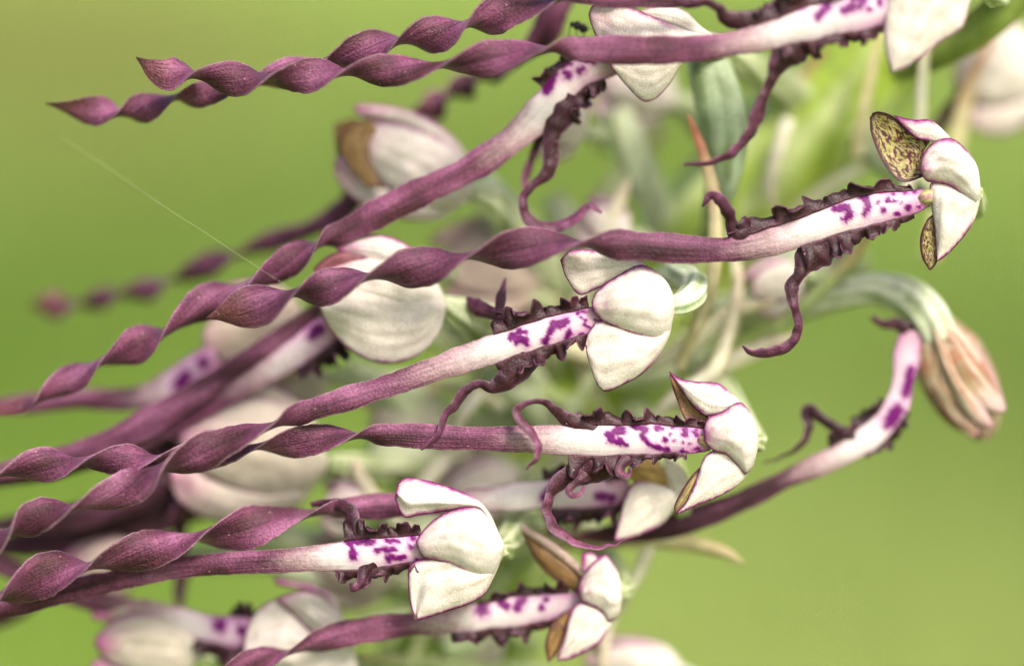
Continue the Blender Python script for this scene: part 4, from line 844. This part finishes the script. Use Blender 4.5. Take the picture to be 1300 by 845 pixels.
BR = [  # rows (x,y,d,hw) from base to tip
    ([(860, 470, 120, 7), (885, 410, 80, 8), (903, 360, 70, 9), (908, 300, 66, 9), (905, 240, 62, 8), (893, 195, 60, 7), (882, 165, 60, 5), (873, 145, 60, 1)], 1),
    ([(850, 560, 160, 8), (895, 490, 140, 9), (925, 430, 130, 9), (938, 380, 126, 9), (934, 320, 130, 7), (925, 290, 140, 2)], 0.2),
    ([(960, 440, 150, 8), (1010, 398, 120, 9), (1050, 362, 110, 9), (1085, 325, 106, 8), (1102, 300, 106, 3)], .5),
    ([(640, 690, 160, 12), (720, 686, 130, 15), (800, 686, 116, 14), (870, 692, 110, 13), (920, 704, 110, 10), (944, 716, 110, 2)], .2),
    ([(760, 810, 170, 7), (785, 770, 140, 8), (808, 730, 120, 8), (826, 690, 116, 8), (832, 680, 118, 2)], .1),
    ([(720, 320, 230, 12), (760, 260, 220, 14), (800, 210, 214, 13), (835, 175, 214, 8), (850, 165, 216, 2)], .2),
    ([(1090, 200, 180, 9), (1100, 140, 170, 10), (1112, 80, 166, 9), (1118, 40, 166, 5)], .2),
    ([(1150, 250, 130, 8), (1168, 160, 126, 8), (1172, 100, 120, 8), (1178, 40, 116, 6), (1182, 0, 116, 2)], .5),
    ([(960, 250, 240, 8), (985, 180, 232, 9), (1010, 110, 230, 9), (1045, 60, 230, 4)], .9),
    ([(1180, 330, 240, 12), (1210, 210, 225, 13), (1235, 110, 215, 12), (1262, 50, 215, 5)], .8),
    ([(985, 300, 230, 10), (1040, 252, 222, 13), (1085, 222, 220, 12), (1120, 205, 222, 4)], .0),
    ([(790, 440, 240, 14), (850, 470, 220, 16), (920, 430, 214, 16), (1010, 380, 216, 6)], .0),
    ([(500, 640, 240, 8), (520, 580, 230, 9), (545, 510, 230, 8), (560, 450, 232, 3)], .2),
    ([(480, 840, 200, 7), (510, 800, 130, 8), (522, 788, 110, 8), (535, 768, 106, 3)], .9),
    ([(700, 850, 220, 10), (560, 840, 180, 10), (480, 835, 170, 8), (440, 830, 170, 3)], .2),
    ([(640, 430, 240, 16), (690, 370, 236, 20), (720, 320, 236, 18), (740, 280, 240, 6)], 0),
]
for i, (r, ta) in enumerate(BR):
    bc = [np.array([.66, .60, .36]), np.array([.74, .74, .56]), np.array([.50, .57, .28])][i % 3]
    bract(orchid, r, seed=200 + i, base=bc, tip_amt=ta, th0=[-20, 15, 30, 10][i % 4], twist=[40, 20, -30][i % 3])
rb = random.Random(77)
for i in range(22):                  # soft bracts standing between the flowers along the spike
    t = i / 21
    bx, by = 540 + 290 * t + rb.uniform(-60, 60), 850 - 430 * t + rb.uniform(-50, 50)
    an = math.radians(rb.uniform(55, 175)); ln = rb.uniform(130, 240); hw = rb.uniform(8, 15); dd = rb.uniform(185, 235)
    dx, dy = math.cos(an) * ln, -math.sin(an) * ln
    bract(orchid, [(bx, by, 290, hw * .7), (bx + dx * .35, by + dy * .35 + 6, dd + 10, hw), (bx + dx * .7, by + dy * .7 + 4, dd, hw * .8), (bx + dx, by + dy, dd, 1.5)], seed=300 + i,
          base=[np.array([.70, .68, .46]), np.array([.54, .62, .36]), np.array([.74, .72, .60]), np.array([.40, .50, .20])][i % 4], tip_amt=rb.choice([0, .2, .7]), th0=rb.uniform(-40, 40), twist=rb.uniform(-40, 40))
for i, (b_, t_, wd, dd, cc) in enumerate([((500, 735), (400, 720), 80, 190, np.array([.66, .60, .48])), ((180, 700), (90, 740), 70, 200, np.array([.58, .48, .40])), ((560, 530), (470, 545), 80, 210, np.array([.70, .68, .56])), ((310, 590), (220, 530), 60, 150, np.array([.66, .50, .48])), ((420, 480), (330, 505), 70, 190, np.array([.66, .60, .50]))]):
    back_flower(b_, t_, wd, dd, ['blurred beige flower between the lower hoods', 'dim blurred flower behind the lowest twisted ribbon', 'pale blurred flower behind the upright-hooded flower\'s ribbon', 'pinkish blurred flower under the slanting slim lip', 'blurred cream flower below the veined hood'][i], 70 + i, colr=cc, bulge=20, throat=.5,
                ov=[(b_[0], b_[1], dd, 9), (b_[0] + 15, b_[1] + 3, dd + 15, 14), (b_[0] + 90, b_[1] + 8, 250, 15), (max(640, b_[0] + 110), b_[1] + 10, 295, 14)])
for r_ in ([(850, 520, 180, 9), (905, 470, 140, 11), (960, 445, 130, 11), (1010, 425, 134, 4)], [(800, 560, 180, 8), (860, 500, 120, 9), (905, 470, 104, 9), (930, 400, 110, 8), (940, 340, 116, 3)],
           [(780, 470, 170, 10), (850, 455, 130, 12), (930, 400, 120, 12), (985, 385, 124, 4)], [(730, 400, 180, 9), (770, 300, 150, 11), (790, 250, 150, 10), (800, 225, 154, 3)],
           [(600, 560, 190, 8), (560, 590, 150, 10), (530, 625, 140, 9), (520, 650, 140, 3)], [(640, 520, 190, 8), (610, 500, 150, 10), (590, 520, 140, 9), (575, 560, 140, 3)],
           [(560, 700, 180, 8), (500, 660, 150, 9), (460, 610, 140, 9), (450, 580, 142, 3)], [(520, 850, 180, 9), (540, 800, 140, 10), (548, 770, 130, 9), (545, 740, 130, 3)],
           [(820, 720, 190, 8), (790, 750, 150, 8), (770, 800, 150, 8), (765, 850, 150, 4)], [(1000, 150, 190, 9), (985, 190, 170, 10), (975, 240, 170, 9), (985, 270, 172, 3)]):
    bract(orchid, r_, seed=400 + int(r_[0][0]), base=np.array([.80, .77, .60]), tip_amt=.25, th0=rb.uniform(-25, 25), twist=20)
for i, (b_, t_, wd, dd) in enumerate([((1020, 350), (955, 375), 62, 130), ((745, 170), (690, 150), 80, 150), ((800, 300), (740, 275), 60, 160), ((470, 650), (410, 640), 60, 150)]):
    back_flower(b_, t_, wd, dd, ['bright white blurred flower beside the hooked lower lip arm', 'white blurred flower under the ruffled margin of the steep lip', 'small white blurred flower above the broad white hood', 'blurred cream flower beside the blunt cream hood'][i], 90 + i, colr=SEP, bulge=16, throat=.3,
                ov=[(b_[0], b_[1], dd, 8), (b_[0] + 14, b_[1] + 3, dd + 20, 13), (b_[0] + (60 if b_[0] < 500 else 20), b_[1] + 8, 250, 14), (max(560, b_[0] + 20) if b_[0] < 900 else b_[0] - 60, b_[1] + 10, 300, 13)])
# green leaf-like bract beyond the top hood
bract(orchid, [(1130, 95, 170, 12), (1190, 72, 120, 18), (1245, 38, 105, 24), (1300, -8, 100, 24), (1360, -60, 100, 4)], seed=240, base=np.array([.24, .32, .07]), tipc=np.array([.24, .32, .07]), label='dark green leafy bract beside the top hood')

# ------------------------------------------------------------------ fly on the lip
FB = np.array([735.0, 46.0, -46.0])
fly = thing('fly', 'tiny black fly standing on the purple lip at the top', 'fly', W([FB])[0])
mF, t_, p_, o_ = nodes('fly_shell'); p_.inputs['Base Color'].default_value = (0.004, 0.004, 0.005, 1); p_.inputs['Roughness'].default_value = 0.6; p_.inputs['Specular IOR Level'].default_value = .2
mW, t_, p_, o_ = nodes('fly_wing'); p_.inputs['Base Color'].default_value = (0.02, 0.02, 0.02, 1); p_.inputs['Roughness'].default_value = 0.6; p_.inputs['Alpha'].default_value = 0.3
dark = lambda V, t, ph: np.full((len(V), 3), 0.01)
fl = lambda rows: [(735 + x, 33.5 + y, -46 + z, r) for x, y, z, r in rows]      # offsets from the thorax
tube('body', fly, fl([(11, 7, 0, .6), (9, 5.5, 0, 4.2), (5, 3, 0, 6.0), (1.5, 1, 0, 4.6), (-2, -.5, 0, 6.0), (-5, -1.5, 0, 5.0), (-7, -2, 0, 2.6), (-8.5, -2, 0, 3.8), (-10.6, -2, 0, 3.2), (-12, -2, 0, .6)]), dark, mF, nr=14, step=.5)
for sx in (-1, 1):
    for k in range(3):
        x0 = -5 + 4 * k
        tube('leg', fly, fl([(x0, 1, sx * 3, .75), (x0 - 5 + 3.5 * k, -2 + k, sx * 8, .65), (x0 - 7 + 5 * k, 6, sx * 10, .55), (x0 - 8 + 5.5 * k, 13, sx * 8, .45)]), dark, mF, nr=6, step=1)
    R = ribbon_grid(fl([(-3, -4, sx * 2, 1.0), (4, -2, sx * 5, 2.6), (11, 2, sx * 7, 2.8), (16, 6, sx * 7, .7)]), [75 * sx] * 4, step=1, nu=7, thick=.4, cup=0)
    ribbon_mesh('wing', R, lambda V, s, u, d: (np.full((len(V), 3), .1), None), mW, fly)

# ------------------------------------------------------------------ spider thread
mT, t_, p_, o_ = nodes('spider_silk'); p_.inputs['Base Color'].default_value = (.75, .72, .55, 1); p_.inputs['Roughness'].default_value = .5; p_.inputs['Alpha'].default_value = .24
th = tube('spider_thread', None, [(78, 174, 80, .012), (158, 227, 48, .04), (210, 263, 20, .08), (260, 295, 0, .12), (310, 328, -12, .12), (366, 364, -20, .12)], lambda V, t, ph: np.full((len(V), 3), .8), mT, nr=6, step=6)
th['label'] = 'fine pale spider thread slanting between two twisted ribbons'; th['category'] = 'spider thread'

for o in ALL:
    if '_w' in o: del o['_w']
